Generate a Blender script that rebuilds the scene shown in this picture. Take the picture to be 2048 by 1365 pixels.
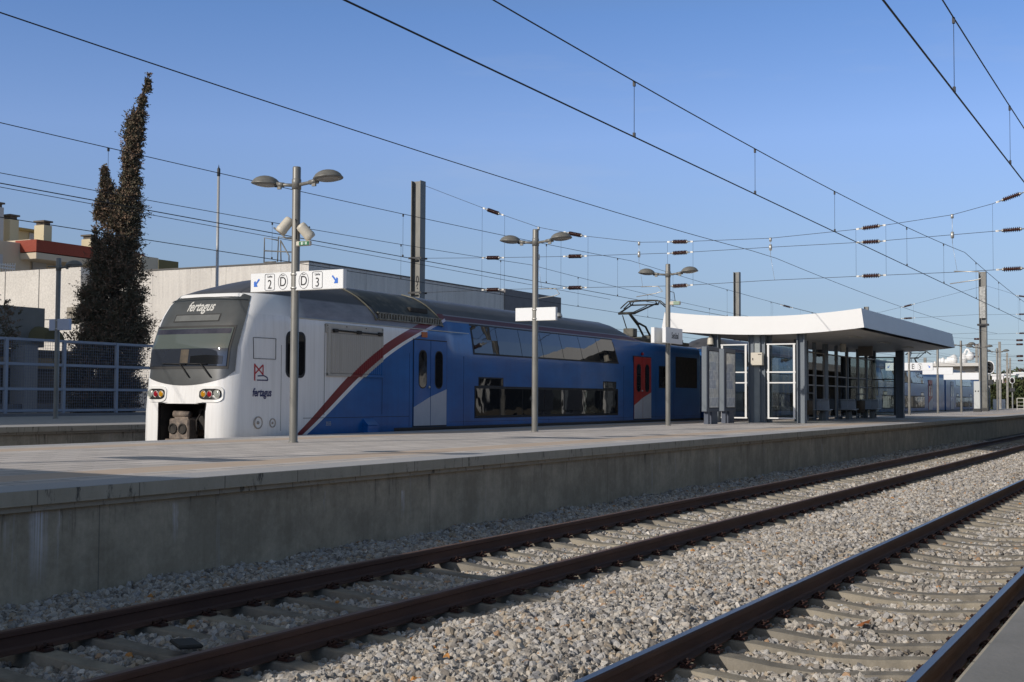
import bpy, math, random
import numpy as np
from mathutils import Vector, Matrix
for o in list(bpy.data.objects): bpy.data.objects.remove(o)
random.seed(7); RNG = np.random.default_rng(11)
S = bpy.context.scene; COL = S.collection
R_ = math.radians
# ------------------------------------------------------------------ camera, sky, sun, exposure
YAW, PITCH, ROLL, HC, FPX = .4892, .0447, .0051, 1.7094, 2561.6
cy, sy, cp, sp = math.cos(YAW), math.sin(YAW), math.cos(PITCH), math.sin(PITCH)
F = Vector((cy*cp, sy*cp, sp)); R0 = Vector((sy, -cy, 0)); U0 = R0.cross(F)
RT = math.cos(ROLL)*R0 + math.sin(ROLL)*U0; UP = -math.sin(ROLL)*R0 + math.cos(ROLL)*U0
cam = bpy.data.cameras.new('camera'); co = bpy.data.objects.new('camera', cam); COL.objects.link(co)
cam.sensor_width = 36; cam.lens = 36*FPX/2048; cam.clip_start = .1; cam.clip_end = 6000
M = Matrix((RT, UP, -F)).transposed().to_4x4(); M.translation = Vector((0, 0, HC)); co.matrix_world = M
S.camera = co
SUN_EL, SUN_AZ = 26.0, 155.0          # direction towards the sun, degrees from +X
w = bpy.data.worlds.new('World'); S.world = w; w.use_nodes = True
nt = w.node_tree; bg = nt.nodes['Background']
sky = nt.nodes.new('ShaderNodeTexSky'); sky.sky_type = 'NISHITA'; sky.sun_disc = False
sky.sun_elevation = R_(SUN_EL); sky.sun_rotation = R_(90-SUN_AZ) % (2*math.pi)
sky.air_density = 1.0; sky.dust_density = .6; sky.ozone_density = 2.2; sky.altitude = 0
tcw = nt.nodes.new('ShaderNodeTexCoord'); sxw = nt.nodes.new('ShaderNodeSeparateXYZ'); nt.links.new(tcw.outputs['Generated'], sxw.inputs[0])
rmp = nt.nodes.new('ShaderNodeValToRGB'); nt.links.new(sxw.outputs[2], rmp.inputs[0])      # air colour by height above the horizon
stops = [(0., (.58, .72, 1.12)), (.045, (.66, .75, 1.05)), (.076, (.74, .78, 1.03)), (.115, (.88, .90, 1.12)), (.2, (1.08, 1.12, 1.45)), (.29, (.86, 1.04, 1.42)), (.37, (.95, .98, 1.0)), (.55, (1.3, 1.0, .68))]
er = rmp.color_ramp.elements; er[0].position = 0; er[0].color = (*[v/2 for v in stops[0][1]], 1); er[1].position = stops[-1][0]; er[1].color = (*[v/2 for v in stops[-1][1]], 1)
for p_, c_ in stops[1:-1]: q_ = er.new(p_); q_.color = (*[v/2 for v in c_], 1)
vmw = nt.nodes.new('ShaderNodeVectorMath'); vmw.operation = 'MULTIPLY'; vm2 = nt.nodes.new('ShaderNodeVectorMath'); vm2.operation = 'SCALE'; vm2.inputs['Scale'].default_value = 2
nt.links.new(sky.outputs[0], vmw.inputs[0]); nt.links.new(rmp.outputs[0], vmw.inputs[1]); nt.links.new(vmw.outputs[0], vm2.inputs[0]); cm = nt.nodes.new('ShaderNodeMapping'); cm.inputs['Scale'].default_value = (1.2, 1.2, 7); nt.links.new(tcw.outputs['Generated'], cm.inputs[0])   # thin high cirrus
cn = nt.nodes.new('ShaderNodeTexNoise'); cn.inputs['Scale'].default_value = 2.1; cn.inputs['Detail'].default_value = 7; cn.inputs['Roughness'].default_value = .62; nt.links.new(cm.outputs[0], cn.inputs[0])
cr_ = nt.nodes.new('ShaderNodeMapRange'); cr_.inputs[1].default_value = .55; cr_.inputs[2].default_value = .85; cr_.inputs[4].default_value = .22; nt.links.new(cn.outputs['Fac'], cr_.inputs[0])
mxw = nt.nodes.new('ShaderNodeMix'); mxw.data_type = 'RGBA'; mxw.inputs[7].default_value = (5.2, 5.6, 6.2, 1); nt.links.new(cr_.outputs[0], mxw.inputs[0]); nt.links.new(vm2.outputs[0], mxw.inputs[6]); nt.links.new(mxw.outputs[2], bg.inputs[0]); bg.inputs[1].default_value = .1
sl = bpy.data.lights.new('sun', 'SUN'); sl.energy = 3.3; sl.angle = R_(.53); sl.color = (1, .925, .83)
so = bpy.data.objects.new('sun', sl); COL.objects.link(so)
sd = Vector((math.cos(R_(SUN_AZ))*math.cos(R_(SUN_EL)), math.sin(R_(SUN_AZ))*math.cos(R_(SUN_EL)), math.sin(R_(SUN_EL))))
so.rotation_euler = sd.to_track_quat('Z', 'Y').to_euler(); so.location = (0, 0, 60)
S.view_settings.view_transform = 'Standard'; S.view_settings.look = 'None'; S.view_settings.gamma = 1
S.view_settings.exposure = 0.0
S.render.engine = 'CYCLES'; S.render.resolution_x, S.render.resolution_y = 1024, 682
S.cycles.max_bounces = 6; S.cycles.transparent_max_bounces = 16

# ------------------------------------------------------------------ survey helpers: where a sight line meets a known plane
def ray(px, py): return F + RT*((px-1024)/FPX) - UP*((py-682.5)/FPX)
def onz(px, py, z): d = ray(px, py); return Vector((0, 0, HC)) + d*((z-HC)/d.z)
def ony(px, py, y): d = ray(px, py); return Vector((0, 0, HC)) + d*(y/d.y)
def onx(px, py, x): d = ray(px, py); return Vector((0, 0, HC)) + d*(x/d.x)

# ------------------------------------------------------------------ materials
MATS = {}
def mat(name, c, rough=.6, metal=0., c2=None, scale=6., stretch=(1, 1, 1), mix=.5, bump=0., bscale=None, spec=.5, coat=0., detail=6., lo=.35, hi=.65, rvar=0.):
    if name in MATS: return MATS[name]
    m = bpy.data.materials.new(name); m.use_nodes = True; MATS[name] = m
    n, l = m.node_tree.nodes, m.node_tree.links; b = n['Principled BSDF']
    b.inputs['Base Color'].default_value = (*c, 1); b.inputs['Roughness'].default_value = rough
    b.inputs['Metallic'].default_value = metal; b.inputs['Specular IOR Level'].default_value = spec
    b.inputs['Coat Weight'].default_value = coat; b.inputs['Coat Roughness'].default_value = .06
    tc = n.new('ShaderNodeTexCoord'); mp = n.new('ShaderNodeMapping'); mp.inputs['Scale'].default_value = stretch
    l.new(tc.outputs['Object'], mp.inputs[0])
    if c2 is not None:
        tx = n.new('ShaderNodeTexNoise'); tx.inputs['Scale'].default_value = scale; tx.inputs['Detail'].default_value = detail
        tx.inputs['Roughness'].default_value = .65
        l.new(mp.outputs[0], tx.inputs['Vector'])
        mr = n.new('ShaderNodeMapRange'); mr.inputs[1].default_value = lo; mr.inputs[2].default_value = hi
        l.new(tx.outputs['Fac'], mr.inputs[0])
        mx = n.new('ShaderNodeMix'); mx.data_type = 'RGBA'
        mx.inputs[6].default_value = (*c, 1); mx.inputs[7].default_value = (*c2, 1)
        l.new(mr.outputs[0], mx.inputs[0]); l.new(mx.outputs[2], b.inputs['Base Color'])
        if rvar:
            m3 = n.new('ShaderNodeMapRange'); m3.inputs[3].default_value = rough-rvar; m3.inputs[4].default_value = rough+rvar
            l.new(tx.outputs['Fac'], m3.inputs[0]); l.new(m3.outputs[0], b.inputs['Roughness'])
    if bump:
        t2 = n.new('ShaderNodeTexNoise'); t2.inputs['Scale'].default_value = bscale or scale*4; t2.inputs['Detail'].default_value = 5
        l.new(mp.outputs[0], t2.inputs['Vector'])
        bp = n.new('ShaderNodeBump'); bp.inputs['Strength'].default_value = bump; bp.inputs['Distance'].default_value = .02
        l.new(t2.outputs['Fac'], bp.inputs['Height']); l.new(bp.outputs[0], b.inputs['Normal'])
    return m
class NT:                                          # tiny node writer
    def __init__(s, m): s.n, s.l = m.node_tree.nodes, m.node_tree.links; s.b = s.n['Principled BSDF']
    def node(s, t, ins=None, **kw):
        x = s.n.new(t)
        for k, v in kw.items(): setattr(x, k, v)
        for k, v in (ins or {}).items():
            if hasattr(v, 'is_output') or isinstance(v, bpy.types.NodeSocket): s.l.new(v, x.inputs[k])
            else: x.inputs[k].default_value = v
        return x
    def math(s, op, a, b=None, c=None, clamp=False):
        i = {0: a}
        if b is not None: i[1] = b
        if c is not None: i[2] = c
        return s.node('ShaderNodeMath', i, operation=op, use_clamp=clamp).outputs[0]
    def mix(s, f, a, b):
        x = s.n.new('ShaderNodeMix'); x.data_type = 'RGBA'
        for k, v in ((0, f), (6, a), (7, b)):
            if isinstance(v, bpy.types.NodeSocket): s.l.new(v, x.inputs[k])
            else: x.inputs[k].default_value = v if k == 0 else (*v, 1)
        return x.outputs[2]
    def mul(s, f, a, b):
        x = s.n.new('ShaderNodeMix'); x.data_type = 'RGBA'; x.blend_type = 'MULTIPLY'
        for k, v in ((0, f), (6, a), (7, b)):
            if isinstance(v, bpy.types.NodeSocket): s.l.new(v, x.inputs[k])
            else: x.inputs[k].default_value = v if k == 0 else (*v, 1)
        return x.outputs[2]
    def noise(s, vec, scale, detail=6, rough=.6, lo=.3, hi=.7):
        t = s.node('ShaderNodeTexNoise', {'Vector': vec, 'Scale': scale, 'Detail': detail, 'Roughness': rough})
        return s.node('ShaderNodeMapRange', {0: t.outputs['Fac'], 1: lo, 2: hi}).outputs[0]
    def mapping(s, vec, sc): return s.node('ShaderNodeMapping', {'Vector': vec, 'Scale': sc}).outputs[0]
    def bump(s, h, st, d=.02):
        x = s.node('ShaderNodeBump', {'Height': h, 'Strength': st, 'Distance': d}); s.l.new(x.outputs[0], s.b.inputs['Normal'])
    def col(s, v): s.l.new(v, s.b.inputs['Base Color'])
def newmat(name, rough=.6, metal=0., spec=.5):
    m = bpy.data.materials.new(name); m.use_nodes = True; MATS[name] = m; t = NT(m)
    t.b.inputs['Roughness'].default_value = rough; t.b.inputs['Metallic'].default_value = metal; t.b.inputs['Specular IOR Level'].default_value = spec
    t.obj = t.node('ShaderNodeTexCoord').outputs['Object']
    t.xyz = t.node('ShaderNodeSeparateXYZ', {0: t.obj})
    return m, t
def glassmat(name, tint, refl=.12, rough=.02):
    m = bpy.data.materials.new(name); m.use_nodes = True; MATS[name] = m
    n, l = m.node_tree.nodes, m.node_tree.links; n.remove(n['Principled BSDF'])
    tr = n.new('ShaderNodeBsdfTransparent'); tr.inputs[0].default_value = (*tint, 1)
    gl = n.new('ShaderNodeBsdfGlossy'); gl.inputs['Roughness'].default_value = rough
    fr = n.new('ShaderNodeFresnel'); fr.inputs[0].default_value = 1.5
    mr = n.new('ShaderNodeMapRange'); mr.inputs[1].default_value = 0; mr.inputs[2].default_value = 1; mr.inputs[3].default_value = refl; mr.inputs[4].default_value = 1
    l.new(fr.outputs[0], mr.inputs[0]); mx = n.new('ShaderNodeMixShader')
    l.new(mr.outputs[0], mx.inputs[0]); l.new(tr.outputs[0], mx.inputs[1]); l.new(gl.outputs[0], mx.inputs[2]); l.new(mx.outputs[0], n['Material Output'].inputs[0])
    return m

# ------------------------------------------------------------------ mesh builder
class MB:
    def __init__(s): s.v = []; s.f = []; s.mi = []; s.sm = []
    def add(s, vs, fs, mi=0, smooth=False):
        k = len(s.v); s.v += [tuple(v) for v in vs]
        for f in fs: s.f.append(tuple(i+k for i in f)); s.mi.append(mi); s.sm.append(smooth)
        return s
    def box(s, x0, x1, y0, y1, z0, z1, mi=0, bev=0.):
        b = bev
        if b <= 0:
            vs = [(x, y, z) for x in (x0, x1) for y in (y0, y1) for z in (z0, z1)]
            return s.add(vs, [(0, 1, 3, 2), (4, 6, 7, 5), (0, 4, 5, 1), (2, 3, 7, 6), (0, 2, 6, 4), (1, 5, 7, 3)], mi)
        import itertools
        vs = []; idx = {}
        for sx, sy, sz in itertools.product((0, 1), repeat=3):
            X, Y, Z = (x0, x1)[sx], (y0, y1)[sy], (z0, z1)[sz]; dx, dy, dz = (b, -b)[sx], (b, -b)[sy], (b, -b)[sz]
            idx[sx, sy, sz] = (len(vs), len(vs)+1, len(vs)+2)
            vs += [(X, Y+dy, Z+dz), (X+dx, Y, Z+dz), (X+dx, Y+dy, Z)]
        fs = []
        I = idx
        for a in (0, 1):
            q = [I[a, 0, 0][0], I[a, 1, 0][0], I[a, 1, 1][0], I[a, 0, 1][0]]; fs.append(q if a else q[::-1])
            q = [I[0, a, 0][1], I[1, a, 0][1], I[1, a, 1][1], I[0, a, 1][1]]; fs.append(q[::-1] if a else q)
            q = [I[0, 0, a][2], I[1, 0, a][2], I[1, 1, a][2], I[0, 1, a][2]]; fs.append(q if a else q[::-1])
            for c in (0, 1):
                fs.append([I[a, c, 0][0], I[a, c, 1][0], I[a, c, 1][1], I[a, c, 0][1]])
                fs.append([I[a, 0, c][0], I[a, 1, c][0], I[a, 1, c][2], I[a, 0, c][2]])
                fs.append([I[0, a, c][1], I[1, a, c][1], I[1, a, c][2], I[0, a, c][2]])
                for e in (0, 1): fs.append(list(I[a, c, e]))
        return s.add(vs, fs, mi)
    def prism(s, poly, axis, a0, a1, mi=0, smooth=False, cap=True):   # poly: 2-D points in the two other axes (x,y,z order kept)
        n = len(poly)
        def mk(p, a):
            return (a, p[0], p[1]) if axis == 0 else (p[0], a, p[1]) if axis == 1 else (p[0], p[1], a)
        vs = [mk(p, a0) for p in poly]+[mk(p, a1) for p in poly]
        s.add(vs, [(i, (i+1) % n, n+(i+1) % n, n+i) for i in range(n)], mi, smooth)
        if cap: s.add(vs, [tuple(range(n))[::-1], tuple(range(n, 2*n))], mi)
        return s
    def tube(s, pts, r, n=8, mi=0, cap=True, smooth=True):
        pts = [Vector(p) for p in pts]; rings = []
        rs = r if isinstance(r, (list, tuple)) else [r]*len(pts)
        prev = None
        for i, p in enumerate(pts):
            d = (pts[min(i+1, len(pts)-1)]-pts[max(i-1, 0)]).normalized()
            if prev is None: a = d.orthogonal().normalized()
            else: a = (prev-d*prev.dot(d)).normalized()
            prev = a; b = d.cross(a)
            rings.append([p+(a*math.cos(t)+b*math.sin(t))*rs[i] for t in [2*math.pi*k/n for k in range(n)]])
        k = len(rings); vs = [v for r_ in rings for v in r_]
        s.add(vs, [(i*n+j, i*n+(j+1) % n, (i+1)*n+(j+1) % n, (i+1)*n+j) for i in range(k-1) for j in range(n)], mi, smooth)
        if cap: s.add(vs, [tuple(range(n))[::-1], tuple(range((k-1)*n, k*n))], mi)
        return s
    def lathe(s, prof, c=(0, 0, 0), ax='z', n=20, mi=0, smooth=True, sx=1., sy=1.):
        vs = []; c = Vector(c)
        for r, h in prof:
            for k in range(n):
                t = 2*math.pi*k/n; a, b = r*math.cos(t)*sx, r*math.sin(t)*sy
                vs.append(c+Vector({'z': (a, b, h), 'x': (h, a, b), 'y': (a, h, b)}[ax]))
        K = len(prof)
        s.add(vs, [(i*n+j, i*n+(j+1) % n, (i+1)*n+(j+1) % n, (i+1)*n+j) for i in range(K-1) for j in range(n)], mi, smooth)
        s.add(vs, [tuple(range(n))[::-1], tuple(range((K-1)*n, K*n))], mi)
        return s
    def quad(s, a, b, c, d, mi=0): return s.add([a, b, c, d], [(0, 1, 2, 3)], mi)
    def grid(s, P, mi=0, smooth=True, flip=False):       # P[i][j] points
        A, B = len(P), len(P[0]); vs = [p for r in P for p in r]
        fs = [(i*B+j, i*B+j+1, (i+1)*B+j+1, (i+1)*B+j) for i in range(A-1) for j in range(B-1)]
        if flip: fs = [f[::-1] for f in fs]
        return s.add(vs, fs, mi, smooth)
    def build(s, name, m, parent=None, loc=None, recalc=True):
        me = bpy.data.meshes.new(name); v = s.v
        if parent is None and loc is None and v:      # origin at the base of a one-mesh thing
            a = np.array(v); c = (a.min(0)+a.max(0))/2; c[2] = a[:, 2].min(); loc = tuple(c); v = [tuple(np.array(p)-c) for p in v]
        me.from_pydata(v, [], s.f)
        for mm in (m if isinstance(m, (list, tuple)) else [m]): me.materials.append(mm)
        me.polygons.foreach_set('material_index', s.mi); me.polygons.foreach_set('use_smooth', s.sm)
        if recalc:
            import bmesh
            bm = bmesh.new(); bm.from_mesh(me); bmesh.ops.remove_doubles(bm, verts=bm.verts, dist=1e-5); bmesh.ops.recalc_face_normals(bm, faces=bm.faces); bm.to_mesh(me); bm.free()
        me.update()
        o = bpy.data.objects.new(name, me); COL.objects.link(o)
        if loc is not None: o.location = loc
        if parent is not None: o.parent = parent
        return o
def tag(o, label=None, cat=None, group=None, kind=None):
    if label: o['label'] = label
    if cat: o['category'] = cat
    if group: o['group'] = group
    if kind: o['kind'] = kind
    return o
def empty(name, loc, label, cat, group=None, rz=0):
    o = bpy.data.objects.new(name, None); COL.objects.link(o); o.location = loc; o.rotation_euler = (0, 0, rz); o.empty_display_size = .3
    return tag(o, label, cat, group)
KIDS = {}
def copy_tree(o, parent=None):
    c = o.copy(); COL.objects.link(c)
    if parent is not None: c.parent = parent
    for ch in [x for x in bpy.data.objects if x.parent == o]: copy_tree(ch, c)
    return c
def text(name, body, size, m, parent, loc, rot, depth=.004, shear=0., bold=0., ax='CENTER', sx=1.):
    cu = bpy.data.curves.new(name, 'FONT'); cu.body = body; cu.size = size; cu.extrude = depth; cu.align_x = ax; cu.align_y = 'CENTER'; cu.shear = shear; cu.offset = bold
    t = bpy.data.objects.new('tmp', cu); COL.objects.link(t); dg = bpy.context.evaluated_depsgraph_get()
    me = bpy.data.meshes.new_from_object(t.evaluated_get(dg)); bpy.data.objects.remove(t)
    me.materials.clear(); me.materials.append(m); o = bpy.data.objects.new(name, me); COL.objects.link(o)
    o.parent = parent; o.location = loc; o.rotation_euler = rot; o.scale = (sx, 1, 1)
    return o
FACE_NX = (R_(90), 0, R_(-90))      # lettering readable from -X
FACE_NY = (R_(90), 0, 0)            # lettering readable from -Y
# ------------------------------------------------------------------ shared materials
STEEL = mat('painted_grey_steel', (.20, .205, .20), .45, .1, c2=(.26, .262, .255), scale=3, bump=.02)
GALV = mat('galvanised_steel', (.15, .148, .135), .5, .25, c2=(.24, .235, .215), scale=2.2, stretch=(1, 1, .35), rvar=.12)
DKSTEEL = mat('dark_steel', (.045, .046, .048), .5, .4)
WIRE = mat('dark_wire', (.03, .03, .032), .5, .5)
PORC = mat('brown_porcelain', (.05, .018, .013), .25, 0)
ALU = mat('light_metal_fitting', (.55, .54, .5), .4, .6)
WHITEP = mat('white_paint', (.80, .80, .79), .4, 0, c2=(.76, .76, .74), scale=1.5)
SIGNW = mat('sign_white', (.84, .85, .85), .35)
BLACK = mat('black_print', (.012, .012, .014), .5)
BLUEP = mat('sign_blue', (.03, .16, .62), .4)
SLATE = mat('slate_grey_paint', (.135, .16, .185), .42, .1, c2=(.165, .19, .215), scale=2, stretch=(1, 1, .4))
CREAM = mat('cream_plastic', (.62, .57, .47), .45)
GREEN = mat('exit_green', (.01, .16, .07), .4)

# ------------------------------------------------------------------ ground and ballast
TC = (2.434, 6.797); G = .884
def bz(y):                                    # top of the ballast across the tracks
    z = -.17
    for c in TC:
        d = abs(y-c)
        if d < 1.05: z = min(z, -.256)
        elif d < 1.6: z = min(z, -.256+(d-1.05)/.55*.08)
    return z-.02*(y > 8.6)
gm = mat('dry_soil', (.16, .13, .09), .95, c2=(.09, .08, .05), scale=.05, bump=.3, bscale=2)
g = MB().add([(-3000, -3000, 0), (4000, -3000, 0), (4000, 4000, 0), (-3000, 4000, 0)], [(0, 1, 2, 3)]).build('ground', gm, None, (0, 0, -.75), recalc=False); tag(g, kind='structure')
bm_, t = newmat('ballast_bed', .95)
vo = t.node('ShaderNodeTexVoronoi', {'Vector': t.obj, 'Scale': 17.}); vc = t.node('ShaderNodeSeparateXYZ', {0: vo.outputs['Color']})
ramp = t.node('ShaderNodeValToRGB', {0: vc.outputs[0]}); e = ramp.color_ramp.elements
e[0].color = (.08, .07, .062, 1); e[1].color = (.42, .39, .35, 1); x = e.new(.5); x.color = (.24, .22, .195, 1)
dk = t.node('ShaderNodeMapRange', {0: vo.outputs['Distance'], 1: .1, 2: .55, 3: 1., 4: .25})
t.col(t.mul(1., ramp.outputs[0], dk.outputs[0])); t.bump(t.math('SUBTRACT', 1., vo.outputs['Distance']), 1., .04)
ys = [-1.6, -.2, .6, 1.0, 1.38, 1.9, 2.434, 3, 3.48, 3.8, 4.1, 4.6, 5.0, 5.3, 5.75, 6.2, 6.797, 7.4, 7.85, 8.1, 8.4, 8.7, 9.3]
xs = [-40, -10, 5, 20, 40, 70, 110, 170, 320]
b = MB().grid([[(x_, y_, bz(y_)-.035) for y_ in ys] for x_ in xs]).build('ballast_bed', bm_, None, (0, 0, 0)); tag(b, kind='structure')
b2 = MB().grid([[(x_, y_, -.2) for y_ in (16.8, 25.8)] for x_ in (-60, 0, 60, 320)]).build('ballast_bed', bm_, None, (0, 0, 0)); tag(b2, kind='structure')
b3 = MB().grid([[(x_, y_, -.33) for y_ in (-60, -1.2)] for x_ in (-60, 320)]).build('ground', gm, None, (0, 0, 0)); tag(b3, kind='structure')

# individual ballast stones near the camera: one geometry-nodes scatter (uncountable)
def scatter(x0, x1, dens, r):
    n = int((x1-x0)*8.9*dens); X = RNG.uniform(x0, x1, n); Y = RNG.uniform(.35, 9.25, n)
    ang = np.arctan2(Y, X); keep = (ang > .08) & (ang < .90)
    X, Y = X[keep], Y[keep]; z = np.array([bz(v) for v in Y])
    lump = .018*np.sin(X*2.1+Y*1.3)+.014*np.sin(X*5.3-Y*4.1)
    z = z+RNG.uniform(-.03, .012, len(X))+lump
    for c in TC:
        on = np.abs(Y-c) < 1.27; ph = np.abs(((X-15.24) % .6)-.0); ph = np.minimum(ph, .6-ph)
        k = ~(on & (ph < .122) & (RNG.uniform(0, 1, len(X)) > .035)); X, Y, z = X[k], Y[k], z[k]
        for s_ in (-G, G):
            k = np.abs(Y-c-s_) > .075; X, Y, z = X[k], Y[k], z[k]
    wall = np.clip((Y-8.6)/.6, 0, 1)*.05
    return X, Y, z+wall, np.full(len(X), r)*RNG.uniform(.62, 1.35, len(X))
parts_ = [scatter(5.5, 16, 900, .031), scatter(16, 27, 640, .033), scatter(27, 42, 380, .037), scatter(42, 62, 200, .043)]
PX = np.concatenate([p[0] for p in parts_]); PY = np.concatenate([p[1] for p in parts_]); PZ = np.concatenate([p[2] for p in parts_]); PR = np.concatenate([p[3] for p in parts_])
N = len(PX); me = bpy.data.meshes.new('ballast_stones'); me.vertices.add(N)
me.vertices.foreach_set('co', np.stack([PX, PY, PZ], 1).astype('f').ravel())
a = me.attributes.new('rnd', 'FLOAT', 'POINT'); a.data.foreach_set('value', RNG.uniform(0, 1, N).astype('f'))
a = me.attributes.new('siz', 'FLOAT', 'POINT'); a.data.foreach_set('value', PR.astype('f'))
a = me.attributes.new('rot', 'FLOAT_VECTOR', 'POINT'); a.data.foreach_set('vector', RNG.uniform(0, 6.28, N*3).astype('f'))
stones = bpy.data.objects.new('ballast_stones', me); COL.objects.link(stones); tag(stones, 'grey and tan crushed granite stones filling the track bed', 'ballast', kind='stuff')
sm_, t = newmat('granite_stone', .85)
at = t.node('ShaderNodeAttribute', attribute_name='rnd', attribute_type='INSTANCER')
ramp = t.node('ShaderNodeValToRGB', {0: at.outputs['Fac']}); rr = ramp.color_ramp; rr.interpolation = 'CONSTANT'
cols = [(0, (.36, .34, .31)), (.14, (.27, .25, .225)), (.27, (.42, .39, .35)), (.4, (.22, .205, .19)), (.5, (.33, .28, .22)), (.6, (.38, .37, .36)), (.72, (.17, .155, .14)), (.8, (.30, .295, .295)), (.9, (.46, .44, .41)), (.965, (.33, .22, .14)), (.985, (.6, .57, .53)), (.995, (.42, .20, .06))]
rr.elements[0].color = (*cols[0][1], 1); rr.elements[1].position = cols[1][0]; rr.elements[1].color = (*cols[1][1], 1)
for p_, c_ in cols[2:]: q_ = rr.elements.new(p_); q_.color = (*c_, 1)
spk = t.noise(t.node('ShaderNodeTexCoord').outputs['Object'], 95., 3, .8, .35, .65)
t.col(t.mul(.85, ramp.outputs[0], t.mix(spk, (.48, .46, .44), (1.85, 1.82, 1.78))))
ng = bpy.data.node_groups.new('stone_scatter', 'GeometryNodeTree')
ng.interface.new_socket('Geometry', in_out='INPUT', socket_type='NodeSocketGeometry'); ng.interface.new_socket('Geometry', in_out='OUTPUT', socket_type='NodeSocketGeometry')
gn, gl = ng.nodes, ng.links; gi = gn.new('NodeGroupInput'); go = gn.new('NodeGroupOutput')
jg = gn.new('GeometryNodeGeometryToInstance')
for k in range(7):
    ic = gn.new('GeometryNodeMeshIcoSphere'); ic.inputs['Radius'].default_value = 1; ic.inputs['Subdivisions'].default_value = 2
    sp_ = gn.new('GeometryNodeSetPosition'); nz = gn.new('ShaderNodeTexNoise'); nz.noise_dimensions = '4D'; nz.inputs['W'].default_value = k*7.3; nz.inputs['Scale'].default_value = .75; nz.inputs['Detail'].default_value = 1.5
    sb = gn.new('ShaderNodeVectorMath'); sb.operation = 'SUBTRACT'; sb.inputs[1].default_value = (.5, .5, .5)
    ml = gn.new('ShaderNodeVectorMath'); ml.operation = 'MULTIPLY'; ml.inputs[1].default_value = (2.6, 2.6, 2.6)
    vc_ = gn.new('ShaderNodeTexVoronoi'); vc_.inputs['Scale'].default_value = .9; 
    gl.new(nz.outputs['Color'], sb.inputs[0]); gl.new(sb.outputs[0], ml.inputs[0]); gl.new(ml.outputs[0], sp_.inputs['Offset']); gl.new(ic.outputs['Mesh'], sp_.inputs['Geometry'])
    tf = gn.new('GeometryNodeTransform'); tf.inputs['Scale'].default_value = (1., .8+.05*k, .62+.04*k); gl.new(sp_.outputs[0], tf.inputs['Geometry'])
    smt = gn.new('GeometryNodeSetMaterial'); smt.inputs['Material'].default_value = sm_; gl.new(tf.outputs[0], smt.inputs['Geometry'])
    ss = gn.new('GeometryNodeSetShadeSmooth'); ss.inputs['Shade Smooth'].default_value = False; gl.new(smt.outputs[0], ss.inputs['Geometry'])
    gl.new(ss.outputs[0], jg.inputs[0])
ip = gn.new('GeometryNodeInstanceOnPoints'); gl.new(gi.outputs[0], ip.inputs['Points']); gl.new(jg.outputs[0], ip.inputs['Instance']); ip.inputs['Pick Instance'].default_value = True
rv = gn.new('FunctionNodeRandomValue'); rv.data_type = 'INT'; rv.inputs['Min'].default_value = 0; rv.inputs['Max'].default_value = 6; gl.new([o_ for o_ in rv.outputs if o_.type == 'INT'][0], ip.inputs['Instance Index'])
an = gn.new('GeometryNodeInputNamedAttribute'); an.data_type = 'FLOAT'; an.inputs['Name'].default_value = 'siz'; gl.new(an.outputs[0], ip.inputs['Scale'])
ar = gn.new('GeometryNodeInputNamedAttribute'); ar.data_type = 'FLOAT_VECTOR'; ar.inputs['Name'].default_value = 'rot'; gl.new(ar.outputs[0], ip.inputs['Rotation'])
gl.new(ip.outputs[0], go.inputs[0])
md = stones.modifiers.new('scatter', 'NODES'); md.node_group = ng

# ------------------------------------------------------------------ rails
RUST = mat('rusty_rail', (.062, .030, .022), .75, 0, c2=(.105, .052, .036), scale=3, stretch=(.3, 1, 1), bump=.12, bscale=60)
RTOPR = mat('worn_rusty_rail_head', (.19, .11, .08), .6, .1, c2=(.12, .07, .05), scale=2, stretch=(.1, 1, 1))
RTOPS = mat('polished_rail_head', (.16, .15, .155), .3, .9, c2=(.09, .075, .07), scale=3, stretch=(.05, 6, 1))
rp = [(-.075, -.172), (-.075, -.163), (-.02, -.148), (-.009, -.13), (-.009, -.058), (-.034, -.046), (-.036, -.012), (-.028, -.001), (0, 0), (.028, -.001), (.036, -.012), (.034, -.046), (.009, -.058), (.009, -.13), (.02, -.148), (.075, -.163), (.075, -.172)]
def rail(y, label, top):
    m = MB(); n = len(rp); xs_ = [-30, 30, 90, 320]
    vs = [(x_, y+p[0], p[1]) for x_ in xs_ for p in rp]
    for i in range(len(xs_)-1):
        for j in range(n-1):
            m.add([vs[i*n+j], vs[(i+1)*n+j], vs[(i+1)*n+j+1], vs[i*n+j+1]], [(0, 1, 2, 3)], 1 if 7 <= j <= 8 else 0)
    o = m.build('rail', [RUST, top], None, (0, 0, 0)); tag(o, label, 'rail', 'steel rails')
rail(TC[0]-G, 'polished steel rail nearest the camera, beside the grey concrete edge', RTOPS)
rail(TC[0]+G, 'polished steel rail of the nearer track, next to the wide gravel strip', RTOPS)
rail(TC[1]-G, 'dull rusty rail between the gravel strip and the platform track sleepers', RTOPR)
rail(TC[1]+G, 'dull rusty rail running closest to the platform wall', RTOPR)
for y_, l_ in ((18.2, 'rusty rail under the blue and white train, platform side'), (19.97, 'rusty rail under the blue and white train, far side'), (22.5, 'rail of the track behind the train, nearer the train'), (24.27, 'rail of the track behind the train, by the far platform wall')):
    rail(y_, l_, RTOPR)

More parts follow.
